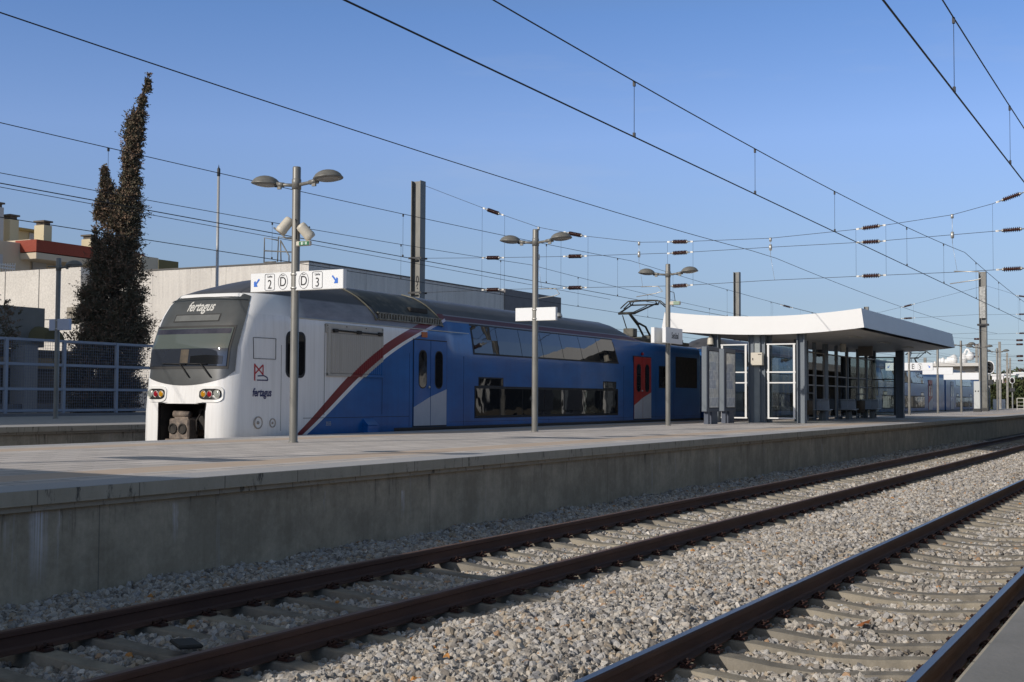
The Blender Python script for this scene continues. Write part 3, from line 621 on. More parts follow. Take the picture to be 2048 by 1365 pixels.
# headlight clusters
HB = mat('headlight_bezel', (.80, .79, .76), .35); HD = mat('headlight_dark', (.03, .03, .028), .2); HG = mat('headlight_glass', (.45, .47, .42), .08, .3, spec=.8)
HR = mat('red_lens', (.28, .01, .02), .12); HA = mat('amber_lens', (.5, .24, .01), .12)
for sg in (-1, 1):
    ua, ub_ = sg*.44/WT, sg*1.06/WT; lo_, hi_ = min(ua, ub_), max(ua, ub_)
    def patch(u0, u1, z0, z1, eps, r=.3, rim=0):
        P2 = rrect(0, 1, 0, 1, r, 4); pts = [nose(u0+(u1-u0)*a_, z0+(z1-z0)*b_) for a_, b_ in P2]; c_ = nose((u0+u1)/2, (z0+z1)/2)
        k_ = MB(); k_.add([(p.x-eps, p.y, p.z) for p in pts]+[(c_.x-eps, c_.y, c_.z)], [(i, (i+1) % len(pts), len(pts)) for i in range(len(pts))])
        n_ = len(pts); k_.add([(p.x-eps, p.y, p.z) for p in pts]+[(p.x+.03, p.y, p.z) for p in pts], [(i, (i+1) % n_, n_+(i+1) % n_, n_+i) for i in range(n_)])
        return k_
    hl = wb(patch(lo_, hi_, 1.59, 1.94, .02), 'headlight', HB, car, TB)
    wb(patch(lo_+.032, hi_-.032, 1.65, 1.88, .026), 'lamp_well', HD, hl, TB)
    cols_ = (HG, HR, HA) if sg > 0 else (HG, HR, HA)
    for k, cm in enumerate(cols_):
        f_ = (.78, .50, .24)[k] if sg > 0 else (.22, .50, .76)[k]
        u_ = lo_+(hi_-lo_)*f_; c_ = nose(u_, 1.765); r_ = (.085, .068, .068)[k]
        wb(MB().lathe([(r_, .01), (r_, -.004), (r_*.7, -.012), (.0, -.016)], (c_.x-.024, c_.y, 1.765), 'x', 18, 0), 'lamp', cm, hl, TB)
        wb(MB().lathe([(r_+.008, .0), (r_+.008, -.008), (r_-.004, -.008), (r_-.004, .0)], (c_.x-.024, c_.y, 1.765), 'x', 18, 0), 'lamp_ring', ALU, hl, TB)
# coupler recess and coupler
cr = MB(); yl, yr = YT-OY, YT+OY
cr.box(21.9, 21.95, yl, yr, .4, 1.6); cr.box(20.9, 21.92, yl-.02, yl+.004, .4, 1.58); cr.box(20.9, 21.92, yr-.004, yr+.02, .4, 1.58); cr.box(20.92, 21.92, yl, yr, 1.56, 1.6)
wb(cr, 'coupler_recess', UNDER, car, TB)
tr_ = MB()
for a_, b_ in (((-OY, .46), (-OY, 1.57)), ((-OY, 1.57), (OY, 1.57)), ((OY, 1.57), (OY, .46))):
    p, q = nose(a_[0]/WT, a_[1]), nose(b_[0]/WT, b_[1]); tr_.tube([(p.x, p.y, p.z), (q.x, q.y, q.z)], .016, 6)
wb(tr_, 'recess_trim', RUBBER, car, TB)
CPL = mat('weathered_coupler', (.30, .24, .19), .7, .2, c2=(.12, .10, .09), scale=9)
cg = MB(); cyc = YT+.25
cg.box(20.98, 21.3, cyc-.30, cyc+.26, .78, 1.24, 0, .03); cg.box(21.1, 21.8, cyc-.18, cyc+.18, .85, 1.12, 0)
cg.lathe([(.0, 0), (.07, 0), (.08, .44), (0, .44)], (21.15, cyc-.20, 1.33), 'y', 12, 0); cg.box(21.1, 21.5, cyc-.18, cyc+.2, 1.24, 1.27, 0)
cg.box(20.95, 21.0, cyc-.34, cyc+.34, .74, .80, 0, .01); cg.lathe([(0, -.05), (.05, -.05), (.05, .1), (0, .1)], (21.1, cyc-.02, .70), 'z', 10)
for s_ in (-.14, .13): cg.lathe([(.0, .01), (.115, .01), (.115, -.02), (.085, -.02), (.085, 0)], (20.975, cyc+s_, 1.02), 'x', 16, 1)
cg.box(21.3, 21.6, cyc-.55, cyc-.3, 1.0, 1.45, 1); cg.tube([(21.3, cyc-.4, 1.4), (21.1, cyc-.42, 1.2), (21.2, cyc-.35, .9)], .02, 6, 1)
wb(cg, 'coupler', [CPL, UNDER], car, TB)
# wipers
wp = MB()
for y0_, y1_, yc_ in ((-.05, .62, .12), (-.62, .12, -.45)):
    p, q = nose((y0_)/WT, 2.40), nose((y1_)/WT, 2.42); wp.tube([(p.x-.05, p.y, 2.40), (q.x-.05, q.y, 2.42)], .014, 5)
    a_ = nose(yc_/WT, 2.41); b_ = nose((yc_-.30)/WT, 2.10); wp.tube([(a_.x-.055, a_.y, 2.42), (b_.x-.03, b_.y, 2.12)], .016, 5)
wb(wp, 'wiper', RUBBER, car, TB)
# flank details
def flank_outline(x0, x1, z0, z1, wd, mt, name, parent=None, eps=.004):
    k_ = MB()
    for a_, b_ in (((x0, z0), (x1, z0)), ((x1, z0), (x1, z1)), ((x1, z1), (x0, z1)), ((x0, z1), (x0, z0))):
        k_.tube([flank(a_[0]+(b_[0]-a_[0])*f, a_[1]+(b_[1]-a_[1])*f, eps) for f in (0, .25, .5, .75, 1)], wd, 4)
    return wb(k_, name, mt, parent or car, TB)
flank_outline(21.53, 22.2, 2.53, 2.98, .007, RUBBER, 'equipment_hatch')
def flank_poly(poly, eps, mt, name, parent=None):
    k_ = MB(); c_ = (sum(p[0] for p in poly)/len(poly), sum(p[1] for p in poly)/len(poly)); n_ = len(poly)
    k_.add([flank(*p, eps) for p in poly]+[flank(*c_, eps)], [(i, (i+1) % n_, n_) for i in range(n_)]); k_.add([flank(*p, eps) for p in poly]+[flank(*p, -.02) for p in poly], [(i, (i+1) % n_, n_+(i+1) % n_, n_+i) for i in range(n_)])
    return wb(k_, name, mt, parent or car, TB)
cw = flank_poly(rrect(22.55, 23.25, 2.14, 3.17, .16), .01, RUBBER, 'cab_side_window'); flank_poly(rrect(22.6, 23.2, 2.2, 3.11, .13), .014, DGLASS, 'pane', cw)
for x_, r_ in ((21.67, .135), (22.12, .10)):
    wb(MB().lathe([(r_, .02), (r_, -.02), (r_*.86, -.02), (r_*.8, .01), (r_*.3, .01), (r_*.25, -.015), (0, -.015)], (x_, nose_side_y(x_, 1.18), 1.16 if r_ > .12 else 1.15), 'y', 20), 'side_sensor', mat('sensor_metal', (.42, .37, .32), .45, .4), car, TB)
lv = MB(); n_ = 52; P = []
for k in range(n_+1):
    x_ = 24.12+2.16*k/n_; o_ = .055 if k % 2 == 0 else .035; P.append([(x_, YT-WT-o_, 2.27), (x_, YT-WT-o_, 3.20)])
lv.grid(P, 0, False); lv.box(24.05, 24.12, YT-WT-.07, YT-WT+.01, 2.22, 3.34, 0, .01); lv.box(26.28, 26.33, YT-WT-.05, YT-WT+.01, 2.22, 3.34, 0); lv.box(24.05, 26.33, YT-WT-.06, YT-WT+.01, 2.20, 2.26, 0)
lv.box(24.0, 26.36, YT-WT-.03, YT-WT+.01, 3.20, 3.42, 0, .01)
lo_ = wb(lv, 'louvre_panel', LOUV, car, TB, recalc=False)
bk = MB(); bk.tube([(24.2, YT-WT-.07, 3.27), (26.2, YT-WT-.07, 3.25)], .02, 6)
for x_ in (24.25, 25.2, 26.1): bk.box(x_, x_+.14, YT-WT-.09, YT-WT-.02, 3.22, 3.30)
for x_ in (24.04, 24.8, 25.6, 26.32): bk.box(x_-.012, x_+.012, YT-WT-.04, YT-WT, 3.36, 3.385)
wb(bk, 'louvre_linkage', UNDER, lo_, TB)
gt = MB(); gt.tube([flank(x_, 3.485, .012) for x_ in (22.7, 23.2, 23.6, 26, 29.3, 30.6)], .014, 5); wb(gt, 'rain_gutter', ALU, car, TB)
cl_ = MB()
for x_ in (23.98, 26.36): cl_.box(x_-.005, x_+.005, YT-WT-.004, YT-WT+.01, 1.3, 3.4)
cl_.box(23.2, 27.6, YT-WT-.004, YT-WT+.01, 1.235, 1.245)
for x_ in (22.4, 27.6, 30.35, 35.6, 41.5, 44.55, 46.4): cl_.box(x_-.004, x_+.004, YT-WT-.003, YT-WT+.01, .97, 1.12 if 30.4 < x_ < 41 else 2.85)
cl_.box(29.6, 49.2, YT-WT-.003, YT-WT+.01, 1.06, 1.067)
wb(cl_, 'panel_joint', RUBBER, car, TB)
make_door(27.79, .99, 3.20, BLUE, car); make_door(42.42, 1.0, 3.22, DRED, car)
wb(MB().box(28.15, 28.42, YT-WT-.03, YT-WT, 3.28, 3.42, 0, .01), 'door_lamp', mat('orange_lamp', (.45, .12, .03), .3), car, TB)
wb(MB().lathe([(.06, .01), (.05, -.05), (0, -.06)], (43.2, YT-WT, 3.34), 'y', 12), 'door_lamp', HR, car, TB)
upper_windows(30.95, 40.75, 2.97, 3.74, ST1, car, 7); lower_windows(31.0, 40.95, 1.20, 2.0, car, ((31.2, 32.6), (39.75, 40.8)))
sw_ = MB(); sw_.box(44.85, 45.95, YT-WT-.006, YT-WT+.01, 2.12, 2.95, 1); sw_.box(44.9, 45.9, YT-WT-.012, YT-WT-.006, 2.17, 2.9, 0); wb(sw_, 'side_window', [DGLASS, RUBBER], car, TB)
sw_ = MB(); sw_.box(46.6, 49.0, YT-WT-.006, YT-WT+.01, 2.15, 3.35, 1); wb(sw_, 'equipment_grille', [UNDER, UNDER], car, TB)
# roof vent housing
vp = MB(); P = []
for x_ in np.linspace(26.2, 29.2, 8):
    s_ = SA; r_ = []
    for z_ in np.linspace(3.80, 4.42, 9):
        fx = x_-(.55 if True else 0)*((z_-3.8)/.62)**1.5; r_.append((fx, YT-half_w(z_)-.02, z_))
    P.append(r_)
vp.grid(P, 0, True)
VENT = mat('roof_vent_dark', (.03, .03, .028), .45, .2, c2=(.12, .11, .085), scale=1.6, lo=.5, hi=.62)
vo_ = wb(vp, 'roof_vent', VENT, car, TB)
sl_ = MB(); yv = YT-half_w(3.66)-.03
for k in range(24): sl_.box(26.25+k*.125, 26.25+k*.125+.055, yv-.02, yv+.03, 3.66, 3.79, 0)
sl_.box(26.2, 29.25, yv-.03, yv+.05, 3.63, 3.665, 0, .005); sl_.box(26.2, 29.25, yv-.005, yv+.08, 3.785, 3.82, 0, .005)
wb(sl_, 'vent_grille', mat('vent_slats', (.28, .27, .22), .6, c2=(.12, .11, .09), scale=6), vo_, TB)
wb(MB().box(27.9, 28.75, YT-half_w(4.0)-.09, YT-half_w(4.0)+.1, 3.92, 4.05, 0, .02), 'vent_slot', UNDER, vo_, TB)
for x_ in (26.12, 29.28):
    wb(MB().tube([(x_-(.55 if x_ < 27 else .5)*((z_-3.6)/.85)**1.5 if z_ > 3.6 else x_, YT-half_w(z_)-.025, z_) for z_ in np.linspace(3.6, 4.46, 10)], .022, 5), 'vent_rim', mat('olive_trim', (.17, .16, .12), .5), vo_, TB)
wb(MB().lathe([(.14, 0), (.14, .05), (.1, .13), (0, .15)], (38.3, YT-.4, 4.42), 'z', 12), 'roof_dome', ALU, car, TB)
# underframe, skirts, step boxes
uf = MB(); uf.box(21.9, 49.3, YT-1.25, YT+1.25, .25, .8); wb(uf, 'underframe', UNDER, car, TB)
bx = MB(); bx.box(25.55, 26.0, YT-WT-.16, YT-WT+.05, .78, 1.05, 0, .02); bx.prism([(YT-WT-.16, 1.05), (YT-WT+.02, 1.05), (YT-WT+.02, 1.22)], 0, 25.55, 26.0); wb(bx, 'step_box', BLUE, car, TB)
# pantograph
def pantograph(x0, y0, z0, zt, car_, sc=1.):
    p = MB(); r = .035
    p.box(x0-.9, x0+1.6, y0-.5, y0-.42, z0, z0+.1); p.box(x0-.9, x0+1.6, y0+.42, y0+.5, z0, z0+.1); p.box(x0-.6, x0-.5, y0-.5, y0+.5, z0+.02, z0+.12); p.box(x0+1.1, x0+1.25, y0-.5, y0+.5, z0+.02, z0+.2)
    kx, kz = x0-1.25, z0+.62*(zt-z0)
    for s_ in (-.14, .14): p.tube([(x0+.95, y0+s_, z0+.12), (x0+.35, y0+s_, z0+.45*(kz-z0)+.1), (x0-.1, y0+s_*.3, z0+.42*(kz-z0)+.25)], r*1.2, 7)
    p.tube([(x0-.1, y0, z0+.42*(kz-z0)+.22), (kx+.3, y0, kz)], [.07, .05], 8); p.tube([(x0-.35, y0+.25, z0+.1), (kx+.05, y0+.18, kz-.08)], .022, 6)
    p.tube([(kx+.05, y0-.35, kz), (kx+.05, y0+.35, kz)], .05, 8)
    for s_ in (-.33, .33): p.tube([(kx+.05, y0+s_, kz), (x0+.55, y0+s_*1.5, zt-.14)], [.04, .028], 7)
    p.tube([(kx+.35, y0-.1, kz+.04), (x0+.5, y0-.12, zt-.22)], .02, 6)
    for xx in (x0+.40, x0+.72):
        P_ = [(xx, y0+s_, zt-abs(s_)**3*.09-(0.22*max(0, abs(s_)-.62)/.33)) for s_ in (-.95, -.8, -.62, -.3, 0, .3, .62, .8, .95)]
        p.tube(P_, .025, 6)
    for s_ in (-.55, .55): p.tube([(x0+.35, y0+s_, zt-.04), (x0+.55, y0+s_, zt-.18), (x0+.77, y0+s_, zt-.04)], .022, 6)
    p.tube([(x0+.55, y0-.6, zt-.17), (x0+.55, y0+.6, zt-.17)], .03, 6)
    p.box(x0+1.4, x0+1.9, y0-.35, y0+.35, z0, z0+.28, 0, .03); p.lathe([(.0, 0), (.07, 0), (.05, .06), (.07, .12), (.05, .18), (.07, .24), (0, .26)], (x0+2.1, y0-.3, z0), 'z', 10)
    return wb(p, 'pantograph', mat('pantograph_metal', (.055, .055, .05), .5, .5), car_, TB)
pantograph(46.3, YT, 3.98, 5.58, car)
rb = MB()
for s_, x_ in ((.6, 44.0), (-.6, 44.0)): rb.box(x_-.2, x_+.2, YT+s_-.2, YT+s_+.2, 4.0, 4.32, 0, .02)
rb.box(44.3, 49.2, YT-1.0, YT+1.0, 3.84, 3.98, 0, .02)
for k in range(9): rb.lathe([(.0, 0), (.05, 0), (.08, .03), (.05, .06), (.08, .09), (.05, .12), (0, .14)], (44.6+k*.5, YT-.9, 3.96), 'z', 8)
for k in range(3): rb.tube([(44.2, YT-1.08-.06*k, 3.83-.03*k), (49.3, YT-1.08-.06*k, 3.83-.03*k)], .012, 4)
wb(rb, 'roof_equipment', mat('roof_gear', (.09, .09, .075), .7, c2=(.16, .15, .12), scale=4), car, TB)
# ---- following carriages
def trailer(x0, x1, panto=None, door='red'):
    st = [(x0, SC), (x0+2.6, SC), (x0+4.4, SB_), (x1-8.2, SB_), (x1-5.6, SC), (x1, SC)]
    xs_ = sorted([x0, x0+.03, x1-.03, x0+2.6, x1-8.2, x1-5.6, x1, x0+4.4]+[x0+2.6+.3*k for k in range(1, 6)]+[x1-8.2+.4*k for k in range(1, 7)])
    m = MB(); rows = body_rows(xs_, st); m.grid(rows, 0, True); m.add(rows[0], [tuple(range(len(rows[0])))]); m.add(rows[-1], [tuple(range(len(rows[-1])))])
    c_ = wb(m, 'carriage', LIV2, train, TB)
    upper_windows(x0+5.2, x1-8.9, 2.97, 3.74, st, c_, 9); lower_windows(x0+5, x1-8.6, 1.20, 2.0, c_, ((x0+5.2, x0+6.4), (x1-10, x1-9)))
    make_door(x0+2.2, 1.0, 3.22, BLUE, c_, False); make_door(x1-7.0, 1.0, 3.22, DRED if door == 'red' else BLUE, c_, False)
    wb(MB().box(x0+.3, x1-.3, YT-1.25, YT+1.25, .25, .8), 'underframe', UNDER, c_, TB)
    wb(MB().box(x0-.65, x0, YT-.8, YT+.8, .9, 3.5), 'gangway', RUBBER, c_, TB)
    if panto: pantograph(panto, YT, 3.98, 5.58, c_)
    return c_
trailer(50.05, 78.1); trailer(78.75, 106.9, panto=103); trailer(107.55, 130)
# ------------------------------------------------------------------ lamp posts on the island platform
LY = 14.67
POSTM = mat('lamp_post_paint', (.175, .17, .155), .42, .15, c2=(.23, .225, .205), scale=5, stretch=(1, 1, .3), bump=.02)
LENS = mat('lamp_lens', (.35, .34, .31), .25)
def lamp_post(loc, label, h=5.12, arms=(-1, 1), group='double headed lamp posts along the island platform', rz=0., n=14):
    e = empty('lamp_post', loc, label, 'lamp post', group, rz)
    p = MB().lathe([(.0, 0), (.095, 0), (.095, .02), (.078, .03), (.078, h-.02), (.07, h), (0, h)], n=18); p.build('pole', POSTM, e)
    MB().lathe([(.088, h-.42), (.088, h-.24), (.08, h-.23), (.08, h-.43)], n=18).build('collar', POSTM, e)
    for s in arms:
        ar = MB(); ar.tube([(0, s*.05, h-.34), (0, s*.30, h-.315), (0, s*.5, h-.29)], .033, 10); ar.tube([(0, s*.30, h-.315), (0, s*.46, h-.29)], .045, 10)
        ar.box(-.02, .02, s*.4-.04, s*.4+.04, h-.39, h-.33, 0); ar.build('arm', POSTM, e)
        hd = MB().lathe([(.245, -.026), (.275, -.013), (.28, .0), (.275, .011), (.263, .02), (.238, .062), (.193, .10), (.13, .13), (.065, .146), (0, .15)], (0, 0, 0), n=26)
        o = hd.build('lamp_head', POSTM, e); o.location = (0, s*.72, h-.26); o.rotation_euler = (s*R_(4), 0, 0)
        MB().lathe([(0, -.065), (.10, -.06), (.18, -.045), (.23, -.03), (.23, -.018), (0, -.018)], n=22).build('lamp_lens', LENS, o)
        MB().box(-.012, .012, .22 if s < 0 else -.27, .27 if s < 0 else -.22, -.07, -.01).build('latch', DKSTEEL, o)
    return e
def sign_panel(e, y0, y1, z0, z1, x=0., th=.11, mtl=None):
    o = MB().box(x-th/2, x+th/2, y0, y1, z0, z1, 0, .008).build('sign_panel', mtl or SIGNW, e)
    MB().box(x-th/2-.004, x-th/2+.0, y0+.0, y1, z0, z0+.006).build('panel_edge', ALU, o)
    for zz in (z0+.05, z1-.05):
        MB().lathe([(.083, -.018), (.093, -.015), (.093, .015), (.083, .018)], (0, 0, zz), n=16).build('clamp', ALU, o)
    return o
def ring(cx, cz, rx, rz, wd, x, m, par, name='ring', sq=False):
    k = MB()
    pts = rrect(cx-rx, cx+rx, cz-rz, cz+rz, .03) if sq else [(cx+rx*math.cos(t), cz+rz*math.sin(t)) for t in np.linspace(0, 2*math.pi, 29)[:-1]]
    c = (cx, cz); n = len(pts); inn = [(c[0]+(p[0]-c[0])*(1-wd/rx), c[1]+(p[1]-c[1])*(1-wd/rz)) for p in pts]
    k.add([(x, p[0], p[1]) for p in pts]+[(x, p[0], p[1]) for p in inn], [(i, (i+1) % n, n+(i+1) % n, n+i) for i in range(n)])
    return k.build(name, m, par)
def arrow(cy_, cz_, s, right, x, par):
    k = MB(); P = [(-.5, .42), (-.36, .5), (.22, -.02), (.22, .22), (.5, .0), (.5, -.5), (-.02, -.5), (-.22, -.3), (.06, -.24)]
    P = [(-.5, .38), (-.34, .5), (.16, -.04), (.18, .22), (.42, .12), (.42, -.5), (-.16, -.5), (-.04, -.26), (.0, -.2)]
    sgn = -1 if right else 1
    k.add([(x, cy_+sgn*p[0]*s, cz_+p[1]*s) for p in P], [tuple(range(len(P)))]); k.build('arrow', BLUEP, par)
def line_sign(e, y0, y1, z0, z1, letter, full=True):
    pn = sign_panel(e, y0, y1, z0, z1); x = -.0565-.003; H = z1-z0; zc = (z0+z1)/2; W = y1-y0
    kk = H/.35*(1.15 if H > .4 else 1)
    def put(body, f, dz, sz, name='lettering', sxx=.85): text(name, body, sz*kk, BLACK, pn, (x, y1-f*W, zc+dz*kk), FACE_NX, .001, 0, .0, sx=sxx)
    arrow(y1-.07*W, zc, .15, False, x-.001, pn); arrow(y1-.93*W+.03, zc, .15, True, x-.001, pn)
    for f, b in ((.215, '2'), (.73, '3')):
        put(b, f, -.05, .24); put('Linha', f, .105, .065, 'small_lettering'); ring(y1-f*W, zc, .115, .155, .007, x-.001, BLACK, pn, 'number_frame', True)
    for f in (.36, .585):
        o = put(letter, f, -.01, .25); ring(y1-f*W, zc, .112, .15, .007, x-.001, BLACK, pn, 'letter_ring'); put('Sector', f, .115, .035, 'small_lettering')
    return pn
posts = []
lp1 = lamp_post((19.0, LY, PZ0), 'nearest double lamp post, carrying loudspeakers and the sign with blue arrows, 2 and 3'); line_sign(lp1, -1.12, 1.01, 3.68-PZ0, 4.03-PZ0, 'D')
lp2 = lamp_post((28.8, LY, PZ0), 'double lamp post with a blank white sign in front of the blue carriage windows'); sign_panel(lp2, -.60, .54, 3.67-PZ0, 4.0-PZ0)
lp3 = lamp_post((38.06, LY, PZ0), 'double lamp post with the Setúbal name boards, in front of the shelter')
for yy, x0, x1 in ((-.16, -.75, .72), (.22, -.75, .72)):
    o = MB().box(x0, x1, yy-.06, yy+.06, 3.46-PZ0+.0, 3.95-PZ0, 0, .008).build('name_board', SIGNW, lp3)
    if yy < 0: text('lettering', 'Setúbal', .27, BLACK, o, (0.05, yy-.062, 3.70-PZ0), FACE_NY, .001, 0, .004, sx=.78)
lp4 = lamp_post((76.95, LY, PZ0), 'lamp post just past the shelter roof, with the sign reading 2 E E 3'); line_sign(lp4, -1.35, 1.35, 3.45-PZ0, 3.9-PZ0, 'E')
lp5 = lamp_post((86.4, LY, PZ0), 'lamp post with a blank white sign, second beyond the shelter'); sign_panel(lp5, -.95, .95, 3.4-PZ0, 3.85-PZ0)
lp6 = lamp_post((95.9, LY, PZ0), 'lamp post with a lower blank white sign, third beyond the shelter'); sign_panel(lp6, -1.2, 1.2, 3.2-PZ0, 3.7-PZ0)
lp0 = lamp_post((7.6, LY, PZ0), 'lamp post just outside the left edge, casting the streak across the paving'); sign_panel(lp0, -1.12, 1.01, 3.68-PZ0, 4.03-PZ0)
for px, lb in ((1960, 'far lamp post close beside the tall H-section mast'), (1995, 'far lamp post standing right of the tall H-section mast')):
    q = ony(px, 800, LY); lamp_post((q.x, LY, PZ0), lb, 5.3)
# loudspeakers and exit light on the first post
def horn(e, y, z, tilt, yaw):
    o = MB().lathe([(0, -.02), (.085, -.02), (.10, .0), (.108, .05), (.10, .08), (.098, .26), (.085, .30), (.04, .315), (0, .315)], n=22).build('loudspeaker', CREAM, e)
    o.location = (-.12, y, z); o.rotation_euler = (0, 0, 0)
    d = Vector((-.35, yaw, tilt)).normalized(); o.rotation_euler = (-d).to_track_quat('Z', 'Y').to_euler()
    MB().lathe([(0, -.022), (.075, -.022), (.075, -.026), (0, -.026)], n=20).build('speaker_grille', mat('beige_grille', (.38, .30, .22), .7), o)
    b = MB(); b.tube([(0, 0, z-.12), (-.1, y*.6, z-.12), (-.13, y, z-.02)], .016, 6); b.tube([(-.13, y, z-.02), (-.14, y*1.5, z+.08)], .016, 6); b.build('bracket', GALV, e)
horn(lp1, .27, 4.78-PZ0, -.72, .45); 
o = MB().lathe([(0, -.02), (.085, -.02), (.10, .0), (.108, .05), (.10, .08), (.098, .26), (.085, .30), (.04, .315), (0, .315)], n=22).build('loudspeaker', CREAM, lp1)
o.location = (.06, -.30, 4.66-PZ0); d = Vector((.45, -.5, -.75)).normalized(); o.rotation_euler = (-d).to_track_quat('Z', 'Y').to_euler()
MB().tube([(0, 0, 4.78-PZ0), (.02, -.15, 4.76-PZ0), (.05, -.28, 4.86-PZ0)], .016, 6).build('bracket', GALV, lp1)
MB().tube([(-.08, -.05, 5.0-PZ0), (-.1, -.09, 4.9-PZ0), (-.09, -.08, 4.62-PZ0)], .012, 5).build('cable', DKSTEEL, lp1)
ex = MB().box(-.06, .02, -.36, -.04, 4.50-PZ0, 4.59-PZ0, 0, .015).build('exit_light', CREAM, lp1); MB().box(-.066, -.06, -.345, -.12, 4.51-PZ0, 4.58-PZ0).build('exit_pictogram', GREEN, ex)
k = MB(); k.box(-.069, -.066, -.30, -.27, 4.52-PZ0, 4.57-PZ0); k.box(-.069, -.066, -.255, -.225, 4.542-PZ0, 4.552-PZ0); k.box(-.069, -.066, -.21, -.17, 4.52-PZ0, 4.57-PZ0); k.build('pictogram_mark', mat('pale_mark', (.6, .7, .62), .5), ex)
ex = MB().box(-.05, .05, -.42, -.08, 4.68-PZ0, 4.80-PZ0, 0, .02).build('exit_light', CREAM, lp3); MB().box(-.056, -.05, -.40, -.2, 4.69-PZ0, 4.79-PZ0).build('exit_pictogram', mat('pale_green', (.25, .36, .26), .4), ex)
MB().tube([(0, -.06, 5.12-PZ0), (0, -.2, 5.08-PZ0), (0, -.24, 4.8-PZ0)], .012, 5).build('cable', DKSTEEL, lp3)
# lamp post of the far platform
q = onz(111, 838, .95); fl = lamp_post((q.x, q.y, .95), 'single headed grey lamp post on the far platform before the mesh fence', 5.38, (-1,), None)
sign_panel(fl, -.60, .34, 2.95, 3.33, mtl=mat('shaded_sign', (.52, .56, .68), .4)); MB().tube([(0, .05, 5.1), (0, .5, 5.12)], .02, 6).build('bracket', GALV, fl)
# litter bin silhouettes and camera
def dome_camera(loc):
    e = MB().lathe([(0, .34), (.02, .34), (.02, .2), (.06, .18), (.10, .12), (.115, .04), (.115, -.06), (.13, -.07), (.12, -.1), (.09, -.12)], loc, n=18).build('security_camera', CREAM)
    tag(e, 'cream dome security camera hanging under the shelter roof corner', 'camera')
    MB().lathe([(.085, .0), (.08, -.04), (.05, -.075), (0, -.085)], (0, 0, .02), n=16).build('camera_dome', RUBBER, e)
q = onx(1421, 684, 44.95); dome_camera((q.x, q.y, q.z))

